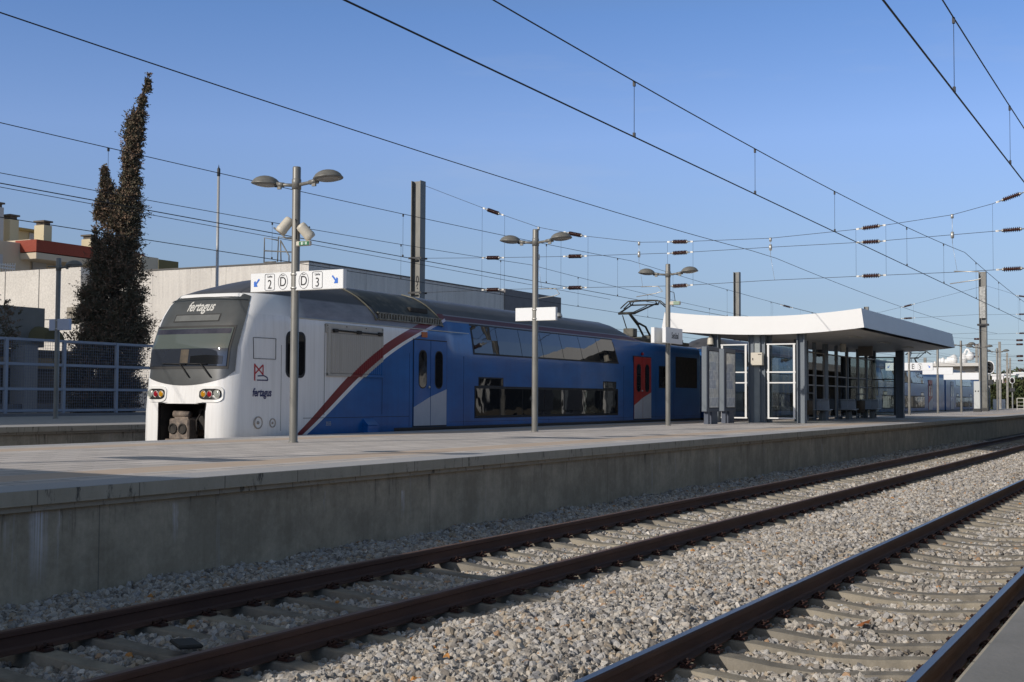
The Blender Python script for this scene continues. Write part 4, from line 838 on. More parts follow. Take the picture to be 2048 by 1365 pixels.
# ------------------------------------------------------------------ platform shelter
SX0, SX1, SY0, SY1 = 44.6, 63.6, 10.0, 17.45
GLASS = glassmat('clear_glass', (.80, .86, .85), .10); GLASSD = glassmat('dirty_glass', (.62, .68, .66), .12, .05)
SOFF = mat('soffit_panels', (.60, .58, .55), .45, c2=(.48, .465, .44), scale=.8, stretch=(1, .2, 1))
ROOFW = mat('white_roof_cladding', (.76, .76, .75), .45, c2=(.72, .72, .71), scale=.5)
HSEC = [(-1, -1), (-1, -.75), (-.15, -.75), (-.15, .75), (-1, .75), (-1, 1), (1, 1), (1, .75), (.15, .75), (.15, -.75), (1, -.75), (1, -1)]
def shelter(dx, label, full=True):
    B = Vector((SX0+dx, (SY0+SY1)/2, PZ0)); e = empty('platform_shelter', B, label, 'shelter', None)
    def P(m, name, mt, par=None): return wb(m, name, mt, par or e, B)
    def zb(y): f = (y-SY0)/(SY1-SY0); return 4.03+.235*abs(2*(f-.44))**2*(1 if f < .44 else .82)
    def ztp(y): f = (y-SY0)/(SY1-SY0); return 4.69+.25*abs(2*(f-.44))**2*(1 if f < .44 else .82)
    ysx = list(np.linspace(SY0, SY1, 25)); xa, xb = SX0+dx, SX1+dx; m = MB()
    def yt(y): return (y-(SY0+SY1)/2)*.972+(SY0+SY1)/2
    bot = [(y, zb(y)) for y in ysx]; top = [(yt(y), ztp(y)) for y in ysx]
    m.grid([[(xa, *p) for p in bot], [(xa+.05, *p) for p in top]], 0, False); m.grid([[(xb, *p) for p in bot], [(xb-.08, *p) for p in top]], 0, False)
    m.grid([[(xa+.05, *p) for p in top], [(xb-.08, *p) for p in top]], 0, True)
    for i in (0, -1): m.add([(xa, *bot[i]), (xb, *bot[i]), (xb-.08, *top[i]), (xa+.05, *top[i])], [(0, 1, 2, 3)], 0)
    rf = P(m, 'roof', ROOFW)
    s = MB(); s.grid([[(xa+.03, y, zb(y)+.012) for y in ysx[1:-1]], [(xb-.03, y, zb(y)+.012) for y in ysx[1:-1]]], 0, True)
    pass
    P(s, 'soffit', [SOFF, RUBBER], rf)
    for k in range(3):
        P(MB().box(xa+4+5*k, xa+5.2+5*k, 11.2, 11.5, zb(11.3)-.03, zb(11.3)+.01), 'ceiling_light', mat('unlit_ceiling_light', (.5, .48, .44), .4), rf)
    def col(x, y, w=.13, d=.17): P(MB().prism([(y+p[0]*d, 0) if 0 else (x+p[0]*w, y+p[1]*d) for p in HSEC], 2, PZ0, zb(min(max(y, SY0), SY1))+.05), 'column', SLATE)
    col(45.15+dx, 12.33, .16, .14); col(62.3+dx, 12.3, .16, .18); col(45.15+dx, 15.53, .16, .14); col(62.3+dx, 16.1, .16, .16)
    # central pier of the end wall: two dark stanchions with a flat plate between
    col(45.2+dx, 14.18, .10, .10); col(45.2+dx, 13.76, .10, .10); P(MB().box(45.15+dx, 45.21+dx, 13.85, 14.08, PZ0, 4.06), 'pier_plate', mat('pier_plate_grey', (.33, .36, .36), .5, .1, c2=(.28, .31, .31), scale=4))
    col(45.5+dx, 13.62, .05, .1)
    def glazed(name, a, b, fixed, along, zs_, wd=.045, fm=WHITEP, gm=GLASS):
        fr, gl_ = MB(), MB()
        def bx(m_, p0, p1, z0, z1, d):
            if along == 'y': m_.box(fixed-d, fixed+d, p0, p1, z0, z1)
            else: m_.box(p0, p1, fixed-d, fixed+d, z0, z1)
        bx(fr, a, a+wd*1.6, zs_[0], zs_[-1], wd*.6); bx(fr, b-wd*1.6, b, zs_[0], zs_[-1], wd*.6)
        for z_ in zs_: bx(fr, a-.02, b+.02, z_-wd/2, z_+wd/2, wd*.68)
        bx(gl_, a+wd, b-wd, zs_[0], zs_[-1], .004)
        o = P(fr, name, fm); P(gl_, 'pane', gm, o); return o
    ZS = (1.045, 2.317, 2.70, 3.705)
    if full:
        glazed('glazed_panel', 14.35, 15.32, 45.15+dx, 'y', ZS); glazed('glazed_panel', 12.56, 13.58, 45.13+dx, 'y', ZS)
    # rear glazed wall on the train side and the inner cross walls
    xs_ = [49.0, 50.5, 51.7, 53.3, 55.3, 57.2, 59.3, 61.0, 62.4]
    DKF = mat('dark_window_bars', (.055, .06, .065), .4, .2); LTF = mat('light_window_bars', (.42, .38, .33), .45)
    for i, x_ in enumerate(xs_[:-1]):
        P(MB().box(x_-(.11 if i == 3 else .08), x_+(.42 if i == 3 else .08), 13.54, 13.66, PZ0, 4.07), 'column', SLATE)
        glazed('rear_glazing', x_+.1, xs_[i+1]-.1, 13.6, 'x', (1.0, 2.3, 2.7, 3.62), .05, LTF, GLASS)
    P(MB().box(62.3, 62.5, 13.45, 13.75, PZ0, 4.05), 'column', SLATE)
    if full: glazed('glazed_panel', 12.5, 15.9, 62.25+dx, 'y', (1.0, 2.3, 2.7, 3.75), .05, DKF)
    return e
shelter(0, 'flat white-roofed waiting shelter with slate columns and glazed end walls')
# its twin farther back along the platform: out of frame, its shadow crosses the tracks and paving
shb = empty('platform_shelter', (-15.5, 13.7, PZ0), 'second white-roofed shelter farther back along the platform', 'shelter')
m = MB(); m.prism([(SY0, 4.27), (13.2, 4.03), (SY1, 4.27), (SY1, 4.9), (13.2, 4.7), (SY0, 4.9)], 0, -15.5, 3.0); wb(m, 'roof', ROOFW, shb, Vector((-15.5, 13.7, PZ0)))
for x_ in (-13.5, -8, -2.5, 2.0):
    for y_ in (12.5, 15.9): wb(MB().box(x_-.15, x_+.15, y_-.15, y_+.15, PZ0, 4.15), 'column', SLATE, shb, Vector((-15.5, 13.7, PZ0)))
wb(MB().box(-13, 1.8, 15.85, 15.92, PZ0, 4.1), 'rear_wall', SLATE, shb, Vector((-15.5, 13.7, PZ0)))
# hanging box and loudspeaker under the roof
q = onx(1731, 699, 56.5); tag(MB().box(q.x-.1, q.x+.1, q.y-.30, q.y+.30, q.z-.30, q.z+.45).build('display_box', mat('brown_grey_box', (.20, .17, .14), .6)), 'square brownish display box hanging under the shelter roof', 'box')
q = onx(1686, 700, 53.5); tag(MB().lathe([(0, 0), (.12, 0), (.13, .3), (.08, .42), (0, .44)], (q.x, q.y, q.z-.1), n=14).build('loudspeaker', CREAM), 'cream loudspeaker hanging under the shelter roof', 'loudspeaker')
# electrical cabinet
ec = MB().box(44.82, 45.04, 13.68, 14.10, 2.945, 3.40, 0, .012).build('electrical_cabinet', CREAM); tag(ec, 'cream metal cabinet fixed to the pier between the two glazed panels', 'cabinet')
MB().box(-.128, -.12, .12, .15, .18, .26).build('lock', BLACK, ec); MB().box(-.126, -.12, -.18, -.06, .38, .40).build('label_plate', BLACK, ec)
# benches
SEATM = mat('perforated_steel_seat', (.66, .68, .70), .4, .2, c2=(.45, .47, .5), scale=60)
PED = mat('bench_concrete', (.17, .16, .14), .9, c2=(.22, .21, .185), scale=3, bump=.1)
def bench(loc, label):
    e = empty('bench', loc, label, 'bench', 'double benches inside the shelter')
    MB().prism([(-.35, 0), (.3, 0), (.25, .16), (.12, .3), (.1, .4), (-.05, .4), (-.28, .3)], 1, -.28, -.14).build('pedestal', PED, e)
    MB().prism([(-.35, 0), (.3, 0), (.25, .16), (.12, .3), (.1, .4), (-.05, .4), (-.28, .3)], 1, .14, .28).build('pedestal', PED, e)
    MB().prism([(.0, .41), (.5, .43), (.52, .46), (.0, .44)], 1, -.5, .5).build('seat', SEATM, e)
    b = MB()
    for s in (-1, 0, 1): b.prism([(-.02, .45), (.02, .45), (-.08, .80), (-.16, .88), (-.2, .86), (-.12, .78)], 1, s*.335-.158, s*.335+.158)
    b.build('backrest', SEATM, e); b = MB()
    MB().prism([(-.1, .41), (-.62, .43), (-.62, .46), (-.1, .44)], 1, -.5, .5).build('seat', SEATM, e)
    MB().box(-.2, .2, -.5, .5, .38, .41).build('cross_beam', PED, e)
    return e
for (px, py), X, lb in (((1635, 842), 52.0, 'double bench in the shelter nearest the glazed end wall'), ((1689, 840), 56.2, 'middle double bench under the shelter roof'), ((1736, 838), 60.4, 'double bench in the shelter beside the far column')):
    q = onx(px, py, X); bench((X, q.y, PZ0), lb)
# litter bins
def bin_(loc, label):
    e = empty('litter_bin', loc, label, 'litter bin', 'litter bins in the shelter')
    MB().lathe([(0, .25), (.17, .25), (.19, .8), (.18, .82), (.16, .8), (0, .3)], n=16).build('bucket', mat('brown_wood_bin', (.10, .07, .045), .7, c2=(.15, .11, .07), scale=12), e)
    MB().box(-.03, .03, .17, .22, 0, 1.1).build('post', STEEL, e); MB().lathe([(0, 1.08), (.2, 1.08), (.2, 1.12), (0, 1.14)], n=14).build('lid', STEEL, e)
for px, X, lb in ((1617, 50.3, 'brown litter bin next to the first bench'), (1722, 58.4, 'brown litter bin between the second and third benches')):
    q = onx(px, 840, X); bin_((X, q.y, PZ0), lb)
# timetable boards
POSTER, t = newmat('timetable_poster', .2, spec=.45)
br = t.node('ShaderNodeTexBrick', {'Vector': t.node('ShaderNodeCombineXYZ', {0: t.xyz.outputs[0], 1: t.xyz.outputs[2]}).outputs[0], 'Scale': 1., 'Brick Width': .5, 'Row Height': .3, 'Mortar Size': .012, 'Color1': (.92, .89, .80, 1), 'Color2': (.62, .66, .74, 1), 'Mortar': (.95, .95, .92, 1)})
t.col(t.mul(.6, br.outputs['Color'], t.mix(t.noise(t.obj, 7., 3), (.55, .55, .58), (1.2, 1.15, 1.05))))  # pale tones raised to stand for sunlit buildings mirrored in the glass
BOARD = mat('dark_blue_grey_board', (.075, .09, .125), .4, .1, c2=(.085, .10, .135), scale=3)
def board(X, y, label):
    e = empty('information_board', (X, y, PZ0), label, 'notice board', 'timetable boards before the shelter')
    c = MB().box(-.62, .62, -.10, .10, .42, 2.62, 0, .01).build('cabinet', BOARD, e)
    MB().box(-.42, .50, -.113, -.10, .56, 2.46, 0).build('poster', POSTER, c); MB().box(-.46, .54, -.106, -.098, .53, 2.49).build('glass_frame', RUBBER, c)
    MB().box(-.627, -.62, -.08, .08, .44, 2.6).build('end_cap', SLATE, c)
    for a, b in ((-.46, -.30), (-.05, .50)): MB().box(a, b, -.08, .07, 0, .43).build('leg', BOARD, e)
q = onx(1422, 849, 41.2); board(41.5, onx(1421, 849, 41.5).y, 'left of the two dark blue timetable boards by the shelter')
board(43.7, onx(1455, 848, 43.7).y, 'right of the two dark blue timetable boards, closer to the shelter wall')

# ------------------------------------------------------------------ masts
def hmast(loc, h, label, w=.2, d=.21, cat='mast', group='H-section catenary masts', num=None, rz=0):
    e = empty('catenary_mast', loc, label, cat, group, rz)
    MB().prism([(p[1]*w if 0 else p[0]*w, p[1]*d) for p in [(-1, -1), (-1, -.88), (-.09, -.88), (-.09, .88), (-1, .88), (-1, 1), (1, 1), (1, .88), (.09, .88), (.09, -.88), (1, -.88), (1, -1)]], 2, 0, h).build('beam', GALV, e)
    return e
MX = 45.5
q = onx(836, 480, MX); m1 = hmast((MX, q.y, .95), onx(839, 363, MX).z-.95, 'tall H-section catenary mast rising behind the train roof, numbered 06', .21, .23)
text('number', '0', .42, BLACK, m1, (-.03, .0, onx(836, 560, MX).z-.95), FACE_NX, .001, 0, .01, sx=.7); text('number', '6', .42, BLACK, m1, (-.03, .0, onx(836, 575, MX).z-.95), FACE_NX, .001, 0, .01, sx=.7)
for v in (517, 586):
    z_ = onx(836, v, MX).z-.95; c = MB(); c.box(-.24, -.21, -.32, .32, z_-.05, z_+.03); c.box(.21, .24, -.32, .32, z_-.05, z_+.03); c.build('clamp_band', DKSTEEL, m1)
m1y = m1.location.y
q = ony(1474, 560, m1y); m2 = hmast((q.x, m1y, .95), ony(1474, 545, m1y).z-.95, 'second H-section mast, rising above the middle of the shelter roof')
q = ony(1733, 640, m1y); m3 = hmast((q.x, m1y, .95), ony(1733, 614, m1y).z-.95, 'mast whose tip just shows over the right corner of the shelter roof')
MIX = 108.; q = onx(1968, 800, MIX); mi = hmast((MIX, q.y, PZ0), onx(1966, 544, MIX).z-PZ0, 'tallest H-section mast standing on the platform right of the shelter', .26, .28)
MB().box(-.34, .34, -.36, .36, 0, .25).build('footing', mat('dark_base', (.06, .06, .06), .8), mi)
for v in (650,): z_ = onx(1968, v, MIX).z-PZ0; MB().box(-.3, .3, -.42, .42, z_-.07, z_+.07).build('clamp_band', DKSTEEL, mi)
MB().box(-.29, -.27, -.22, .22, onx(1968, 637, MIX).z-PZ0, onx(1968, 574, MIX).z-PZ0).build('number_plate', mat('worn_white_plate', (.55, .55, .52), .6, c2=(.25, .25, .24), scale=6), mi)
FARM = mat('weathered_far_mast', (.33, .32, .29), .6, .2, c2=(.2, .19, .17), scale=2)
for px, ptop, yy, lb in ((1953, 690, 150, 'thin far mast left of the tall platform mast, behind the cabinet'), (1999, 684, 150, 'pale far mast standing behind the right hand lamp post'), (2014, 706, 180, 'far mast with flaking paint right of the signal'), (2020, 716, 215, 'farthest slender mast at the right of the station'), (1868-18, 716, 132, 'far mast between the blank signs, behind the train roof')):
    q = onx(px, ptop, yy); e = empty('catenary_mast', (q.x, q.y, .2), lb, 'mast', 'far masts')
    MB().box(-.11, .11, -.13, .13, 0, q.z-.2).build('beam', FARM, e); MB().tube([(0, 0, q.z-1.2), (0, .5, q.z-1.1)], .04, 5).build('bracket', DKSTEEL, e)

# ------------------------------------------------------------------ catenary wires
def wz(x, z0, rise, xs=MX, span=60.): k = ((x-xs) % span)/span; return z0+rise*(2*k-1)**2
def line(label, y, zc, zm, rise, r=.009, stag=.0, x0=-12, x1=300, dro=None, cat='overhead line'):
    e = empty('overhead_line', (0, y, zc), label, cat, 'overhead lines above the tracks'); B = Vector((0, y, zc)); xs_ = list(np.arange(x0, x1, 2.5))
    wb(MB().tube([(x, y, wz(x, zm, rise)) for x in xs_], r*.85, 5, cap=False), 'messenger_wire', WIRE, e, B)
    if zc: wb(MB().tube([(x, y, zc) for x in xs_[::4]], r, 5, cap=False), 'contact_wire', WIRE, e, B)
    for x in dro or []:
        z1 = wz(x, zm, rise); d = MB().tube([(x, y, zc), (x, y, z1)], r*.4, 4); d.box(x-.02, x+.02, y-.015, y+.015, z1-.07, z1); d.box(x-.02, x+.02, y-.015, y+.015, zc, zc+.06)
        wb(d, 'dropper', WIRE, e, B)
    return e
line('overhead line above the polished near track, crossing the top right corner', 2.43, 5.335, 6.22, .55, .011, dro=[15.6, 20.8, 26, 32, 38, 43, 49, 55, 62, 70, 80])
line('thick overhead line above the rusty track, running from the top centre', 6.8, 5.34, 6.12, .62, .011, dro=[16.35, 21.9, 27.6, 35.5, 41.3, 48, 54, 61, 69, 78, 88])
line('overhead line over the train, touching the pantograph', YT, 5.56, 6.66, .36, .010, dro=[18.6, 29.4, 38.2, 44.2, 50, 57, 64, 72, 82, 92, 102])
line('lowest overhead line behind the train, above the far track', 23.4, 5.68, 6.66, .4, .010, dro=[29.2, 36, 43, 50, 58, 67, 78, 90])
def wire(label, pts, r=.007, name='cable'): return tag(MB().tube(pts, r, 5, cap=False).build(name, WIRE, None, (0, 0, 0)), label, 'cable')
wire('single feeder wire sagging across the sky above the platform', [(x, 13.5, 6.6+.33*((x-20)/25)**2 if x < 45.5 else 6.6+.33*((x-75)/30)**2) for x in np.arange(4, 108, 3)], .010)
wire('thin cable close under the messenger of the train track', [(x, 19.7, 5.62-.0035*(x-16)) for x in np.arange(6, 46, 3)])
wire('thin cable descending from the first mast top toward the far masts', [tuple(m1.location+Vector((0, -.3, 4.6))), (70, m1y-2, 5.4), (100, m1y-3, 5.2)])
# headspans: cross wires from mast to mast with insulators
INS = MB(); pr_ = []
for k in range(9): h = -.24+.06*k; pr_ += [(.045, h-.022), (.085, h-.006), (.085, h+.004), (.045, h+.02)]
INS.lathe([(0, -.262)]+pr_+[(0, .262)], (0, 0, 0), 'y', 14, 0)
for s in (-1, 1): INS.lathe([(0, s*.26), (.05, s*.26), (.05, s*.31), (.02, s*.33), (.018, s*.46), (0, s*.46)][::s], (0, 0, 0), 'y', 8, 1); INS.box(-.015, .015, s*.46-.05, s*.46+.05, -.03, .03, 1)
def headspan(X, tops, label, ins, hang=(), verts=(), rows=3, xo=0.):
    P = [[onx(px, py, X) for px, py in r] for r in tops]; B = Vector((X, P[0][0].y, P[0][0].z)); e = empty('headspan', B, label, 'headspan', 'headspans'); first = None
    for r in P: wb(MB().tube(r, .009, 5, cap=False), 'cross_wire', WIRE, e, B)
    def at(r, y):
        for a, b in zip(r, r[1:]):
            if (a.y-y)*(b.y-y) <= 0 and a.y != b.y: f = (y-a.y)/(b.y-a.y); return a.z+(b.z-a.z)*f, (b.z-a.z)/(b.y-a.y)
        return r[-1].z, 0
    for r in P:
        for px in ins:
            y_ = onx(px, 500, X).y; z_, sl_ = at(r, y_)
            if first is None: first = INS.build('insulator', [PORC, ALU], e); o = first
            else: o = first.copy(); COL.objects.link(o); o.parent = e
            o.location = (0, y_-B.y, z_-B.z); o.rotation_euler = (math.atan(sl_), 0, 0)
    for px in verts:
        y_ = onx(px, 500, X).y; wb(MB().tube([(X, y_, at(P[0], y_)[0]), (X, y_, at(P[-1], y_)[0])], .005, 4), 'tie_wire', WIRE, e, B)
    for px in hang:
        y_ = onx(px, 500, X).y; z0, z1 = at(P[0], y_)[0], at(P[1], y_)[0]
        h = MB(); h.tube([(X, y_, z0), (X, y_, z1-.3)], .008, 5); h.lathe([(0, 0), (.05, .0), (.05, .14), (0, .14)], (X, y_, z0-.12), n=8); h.lathe([(0, 0), (.05, 0), (.06, .1), (.05, .22), (0, .22)], (X, y_, z1-.12), n=8)
        h.tube([(X, y_, z1-.3), (X, y_-.15, at(P[-1], y_)[0])], .006, 4); wb(h, 'hanger', ALU, e, B)
    return e, P, B
e, P, B = headspan(MX, [[(850, 372), (970, 418), (1077, 455), (1165, 472), (1280, 485), (1360, 484), (1540, 477), (1705, 460), (1775, 450), (1905, 430), (1985, 408), (2048, 385), (2200, 320)],
    [(845, 517), (987, 516), (1151, 513), (1359, 506), (1540, 495), (1742, 484), (1905, 470), (2048, 458), (2200, 444)],
    [(845, 586), (985, 580), (1148, 576), (1359, 572), (1541, 561), (1742, 552), (1905, 545), (2048, 537), (2200, 528)]],
    'triple cross-wire headspan with brown insulators spanning from the first mast', (986, 1150, 1360, 1742, 2024), (1077, 1278, 1541, 1905), (964, 1009, 1122, 1176, 1335, 1386, 1712, 1772, 1986))
for pts in (((1908, 543), (1958, 544), (1964, 556), (1955, 560), (1900, 568)), ((1282, 574), (1316, 573), (1325, 583), (1312, 587), (1273, 594)), ((1078, 578), (1112, 578), (1119, 588), (1110, 592), (1072, 598))):
    wb(MB().tube([onx(*p, MX) for p in pts], .018, 6), 'registration_arm', ALU, e, B)
e, P, B = headspan(98., [[(1445, 577), (1573, 613), (1650, 633), (1760, 625), (1815, 612), (1900, 590), (1965, 573)], [(1480, 655), (1700, 640), (1815, 637), (1965, 629)], [(1480, 680), (1700, 676), (1915, 668), (1965, 666)]],
    'small distant headspan above the shelter roof, tied to the tall mast', (1573, 1815), (), (1545, 1600, 1800, 1826))
e, P, B = headspan(MIX+.5, [[(1972, 572), (2010, 583), (2035, 592), (2100, 600)], [(1972, 630), (2035, 629), (2100, 628)], [(1972, 669), (2040, 667), (2100, 666)]], 'headspan reaching right from the tall platform mast to the frame edge', (2044,), (), (2035,))
for X, zt, lb in ((150., 9.2, 'farther headspan crossing low over the right hand tracks'), (190., 8.6, 'distant headspan, a faint web of wires above the signals'), (235., 8.2, 'farthest headspan at the end of the station')):
    B = Vector((X, 28, zt)); e = empty('headspan', B, lb, 'headspan', 'headspans')
    for z_ in (zt, zt-1.3, zt-2.6):
        wb(MB().tube([(X, y, z_-(.9*(1-((y-13)/15)**2) if z_ == zt else 0)) for y in np.linspace(28, -2, 9)], .014, 4, cap=False), 'cross_wire', WIRE, e, B)
        for y_ in (21.2, 16.8, 9.6, 4.6, 0.8): wb(MB().lathe([(0, -.35), (.11, -.33), (.11, .33), (0, .35)], (X, y_, z_-(.9*(1-((y_-13)/15)**2) if z_ == zt else 0)), 'y', 8), 'insulator', PORC, e, B)

# ------------------------------------------------------------------ things at the far end of the island platform
q = onx(1955, 824, 101.); tag(MB().box(q.x-.2, q.x+.2, q.y-.22, q.y+.22, PZ0, onx(1955, 763, 101.).z, 0, .02).build('equipment_cabinet', mat('pale_cabinet', (.55, .57, .56), .5)), 'tall narrow pale cabinet with two dark buttons on the platform end', 'cabinet')
cab = bpy.data.objects['equipment_cabinet']
for s in (-.1, .1): MB().lathe([(0, 0), (.05, 0), (.05, .02), (0, .02)], (-.215, s, 1.55), 'x', 10).build('button', DKSTEEL, cab)
MB().box(-.24, .24, -.27, .27, 0, .25).build('base', DKSTEEL, cab)
def signal(px, pt, pb, X, r, label, red=False):
    q = onx(px, pb, X); qt = onx(px, pt, X); e = empty('railway_signal', (X, q.y, .2), label, 'signal', 'railway signals'); h = qt.z-.2
    MB().box(-.07, .07, -.07, .07, 0, h).build('post', STEEL, e); H = r*2.6
    MB().prism(rrect(-r, r, h-H, h, r*.95), 0, -.16, -.10).build('backboard_rim', WHITEP, e); b = MB().prism(rrect(-r+.07, r-.07, h-H+.07, h-.07, r*.9), 0, -.19, -.155).build('backboard', RUBBER, e)
    for k in range(3):
        MB().lathe([(.10, 0), (.10, -.18), (.09, -.18), (.09, 0)], (-.19, 0, h-.35-k*(H-.6)/2), 'x', 12).build('hood', DKSTEEL, e)
    if red: MB().lathe([(0, 0), (.085, 0), (.085, .01), (0, .01)], (-.205, 0, h-.35-(H-.6)), 'x', 12).build('red_lamp', mat('red_glow', (.5, .02, .03), .3), e)
    MB().box(-.25, .1, -.3, .3, h-H-1.0, h-H-.55).build('control_box', DKSTEEL, e)
signal(1979, 722, 805, 128, .48, 'oval dark signal head with a white rim beside the tall mast'); signal(2025, 755, 800, 170, .30, 'small far signal showing a red lamp', True)
wm = mat('white_railing', (.68, .67, .62), .5)
def railing(px0, px1, X, pt, pb, label, n=4):
    a, b = onx(px0, pt, X), onx(px1, pt, X); c = onx(px0, pb, X); B = Vector((X, a.y, c.z)); e = empty('railing', B, label, 'railing', 'white end railings')
    for f in (0, .33, .66, .9): z_ = a.z+(c.z-a.z)*f; wb(MB().tube([(X, a.y, z_), (X, b.y, z_)], .03 if f == 0 else .018, 6), 'rail_bar', wm, e, B)
    for k in range(n): y_ = a.y+(b.y-a.y)*k/(n-1); wb(MB().tube([(X, y_, c.z-.3), (X, y_, a.z)], .028, 6), 'post', wm, e, B)
railing(1914, 1950, 118, 795, 826, 'pale steel railing closing the platform end beyond the lamp posts'); railing(2034, 2075, 125, 797, 820, 'white railing at the right edge of the photo')
wb_ = onx(1993, 800, 160); tag(MB().box(160, 160.3, onx(2010, 800, 160).y, onx(1986, 800, 160).y, .0, onx(2000, 799, 160).z).build('low_wall', WHITEP), 'low white wall beside the track beyond the signal', 'wall')
q = onz(1352, 1296, -.14)
# ------------------------------------------------------------------ buildings left and behind the train
def concrete(name, a, b_, dark, sc=(.9, .9, .05), joints=None):
    m, t = newmat(name, .9)
    st = t.noise(t.mapping(t.obj, sc), 3., 8, .72, .36, .70); bl = t.noise(t.obj, .35, 6, .6, .3, .7); fn = t.noise(t.obj, 9., 5, .7, .3, .7)
    c = t.mix(st, a, b_); c = t.mul(.6, c, t.mix(bl, (.85, .85, .85), (1.1, 1.1, 1.1))); c = t.mul(.35, c, t.mix(fn, (.7, .7, .7), (1.15, 1.15, 1.15)))
    dr = t.noise(t.mapping(t.obj, (.9, .9, .03)), 4., 8, .8, .56, .66)
    zf = t.node('ShaderNodeMapRange', {0: t.xyz.outputs[2], 1: dark[0], 2: dark[1]}).outputs[0]
    c = t.mix(t.math('MULTIPLY', t.math('MULTIPLY', dr, zf), .7), c, (.06, .055, .05)); t.col(c); t.bump(fn, .3, .02); return m
CB1 = concrete('pale_board_concrete', (.78, .74, .68), (.62, .585, .54), (4.5, 9)); CB2 = concrete('speckled_panel_concrete', (.66, .62, .56), (.78, .74, .68), (8.5, 9.5), (3, 3, 3)); CB3 = mat('grey_render', (.19, .18, .18), .9, c2=(.22, .21, .21), scale=2, bump=.1)
B = Vector((52.9, 40, 0)); hall = empty('concrete_hall', B, 'large pale concrete building without windows behind the train', 'building')
m = MB(); m.box(52.9, 73.98, 40, 55.3, 0, 8.65); wb(m, 'board_marked_wall', CB1, hall, B)
m = MB(); m.box(52.1, 60, 55.3, 73, 0, 8.98); wb(m, 'panelled_wall', CB2, hall, B)
m = MB(); m.box(73.98, 82.4, 39.9, 52, 0, 8.92); wb(m, 'grey_end_block', CB3, hall, B)
m = MB(); m.box(52.85, 53.15, 39.95, 55.2, 8.65, 8.72); m.box(53.1, 73.9, 39.95, 40.25, 8.65, 8.72); m.box(52.85, 53.9, 39.95, 40.0, 0, 8.65) if 0 else None; wb(m, 'parapet_cap', mat('dark_parapet', (.14, .135, .13), .9), hall, B)
jt = MB()
for y_ in (56.9, 58.6, 61.4, 64.5, 67.5): jt.box(52.085, 52.11, y_-.02, y_+.02, 0, 8.97)
jt.box(52.085, 52.11, 55.32, 72, 6.05, 6.09); jt.box(52.085, 52.11, 55.32, 72, 3.1, 3.14)
wb(jt, 'panel_joint', DKSTEEL, hall, B)
q = onx(145, 629, 52.0); wb(MB().box(51.9, 52.1, q.y-.35, q.y+.35, q.z-.45, q.z+.4, 0), 'wall_vent', mat('vent_box', (.3, .27, .22), .7), hall, B)
rr_ = MB(); rx = 53.6
def RP(px, py): return onx(px, py, rx)
for pl in (((528, 526), (529, 476), (556, 481)), ((555, 524), (557, 474), (590, 481), (590, 524)), ((528, 502), (590, 505)), ((561, 481), (562, 524)), ((561, 481), (578, 512), (578, 524)), ((529, 525), (552, 524))):
    rr_.tube([RP(*p) for p in pl], .035, 6)
wb(rr_, 'roof_hatch_railing', GALV, hall, B)
q0 = ony(434, 567, 36.5); q1 = ony(434, 335, 36.5); B = Vector((q0.x, 36.5, .95)); fp = empty('flagpole', B, 'thin pale pole with a dark tip rising behind the train nose', 'pole')
MB().tube([(0, 0, 0), (0, 0, q1.z-1.3)], [.075, .055], 12).build('pole', mat('pale_pole', (.5, .5, .5), .4, .3), fp)
MB().lathe([(.06, q1.z-1.32), (.07, q1.z-1.3), (.07, q1.z-1.0), (.03, q1.z-.95), (0, q1.z-.8)], n=10).build('tip', DKSTEEL, fp)
# apartments
def bg(m_, px0, px1, pt, y, dep, zb_=None, ptb=None, mi=0):
    a, b = ony(px0, pt, y), ony(px1, pt, y); z0 = zb_ if zb_ is not None else ony(px0, ptb, y).z
    m_.box(a.x, b.x, y, y+dep, z0, a.z, mi); return a, b
BEI = mat('beige_render', (.58, .49, .37), .9, c2=(.64, .55, .42), scale=.4, bump=.05); YEL = mat('pale_yellow_render', (.58, .50, .33), .9, c2=(.62, .54, .37), scale=.5)
OCH = mat('ochre_trim', (.42, .30, .12), .8); BRK = mat('red_brick_cladding', (.25, .045, .025), .85, c2=(.32, .07, .04), scale=6, stretch=(1, 1, 6)); SHU = mat('roller_shutter', (.52, .52, .52), .6, c2=(.46, .46, .47), scale=18, stretch=(.1, .1, 3)); CAP = mat('chimney_cap', (.12, .10, .08), .9)
B = Vector((60, 76, 0)); ap = empty('apartment_block', B, 'beige apartment block with a red brick balcony band and chimneys', 'building')
m = MB(); bg(m, -60, 61, 473, 76, 12, 0); bg(m, 61, 283, 479, 76.6, 11, 0); wb(m, 'wall', BEI, ap, B)
m = MB(); a, b = bg(m, 73, 290, 479, 74.3, 2.2, None, 503); wb(m, 'brick_band', BRK, ap, B); wb(MB().box(a.x+.02, b.x, 74.32, 76.5, a.z-1.4, a.z-.95), 'balcony_slab', BEI, ap, B)
m = MB(); bg(m, 8, 92, 452, 84, 6, 12); wb(m, 'penthouse', YEL, ap, B); m = MB(); bg(m, 6, 96, 450, 83.6, 7, None, 455); wb(m, 'ochre_cornice', OCH, ap, B)
m = MB(); bg(m, 59, 82, 466, 83.9, .2, None, 480); wb(m, 'window', SHU, ap, B)
for p0, p1, pt in ((20.5, 38, 438), (88, 104, 450), (182, 193, 478), (-9, 8, 413)):
    m = MB(); a, b = bg(m, p0, p1, pt, 81.5, 1.1, 11); c = wb(m, 'chimney', YEL if p0 > 0 else SHU, ap, B)
    k = MB(); k.box(a.x-.06, b.x+.06, 81.44, 82.66, a.z+.25, a.z+.38); k.box(a.x+.1, b.x-.1, 81.6, 82.5, a.z, a.z+.25); wb(k, 'chimney_cap', CAP, c, B)
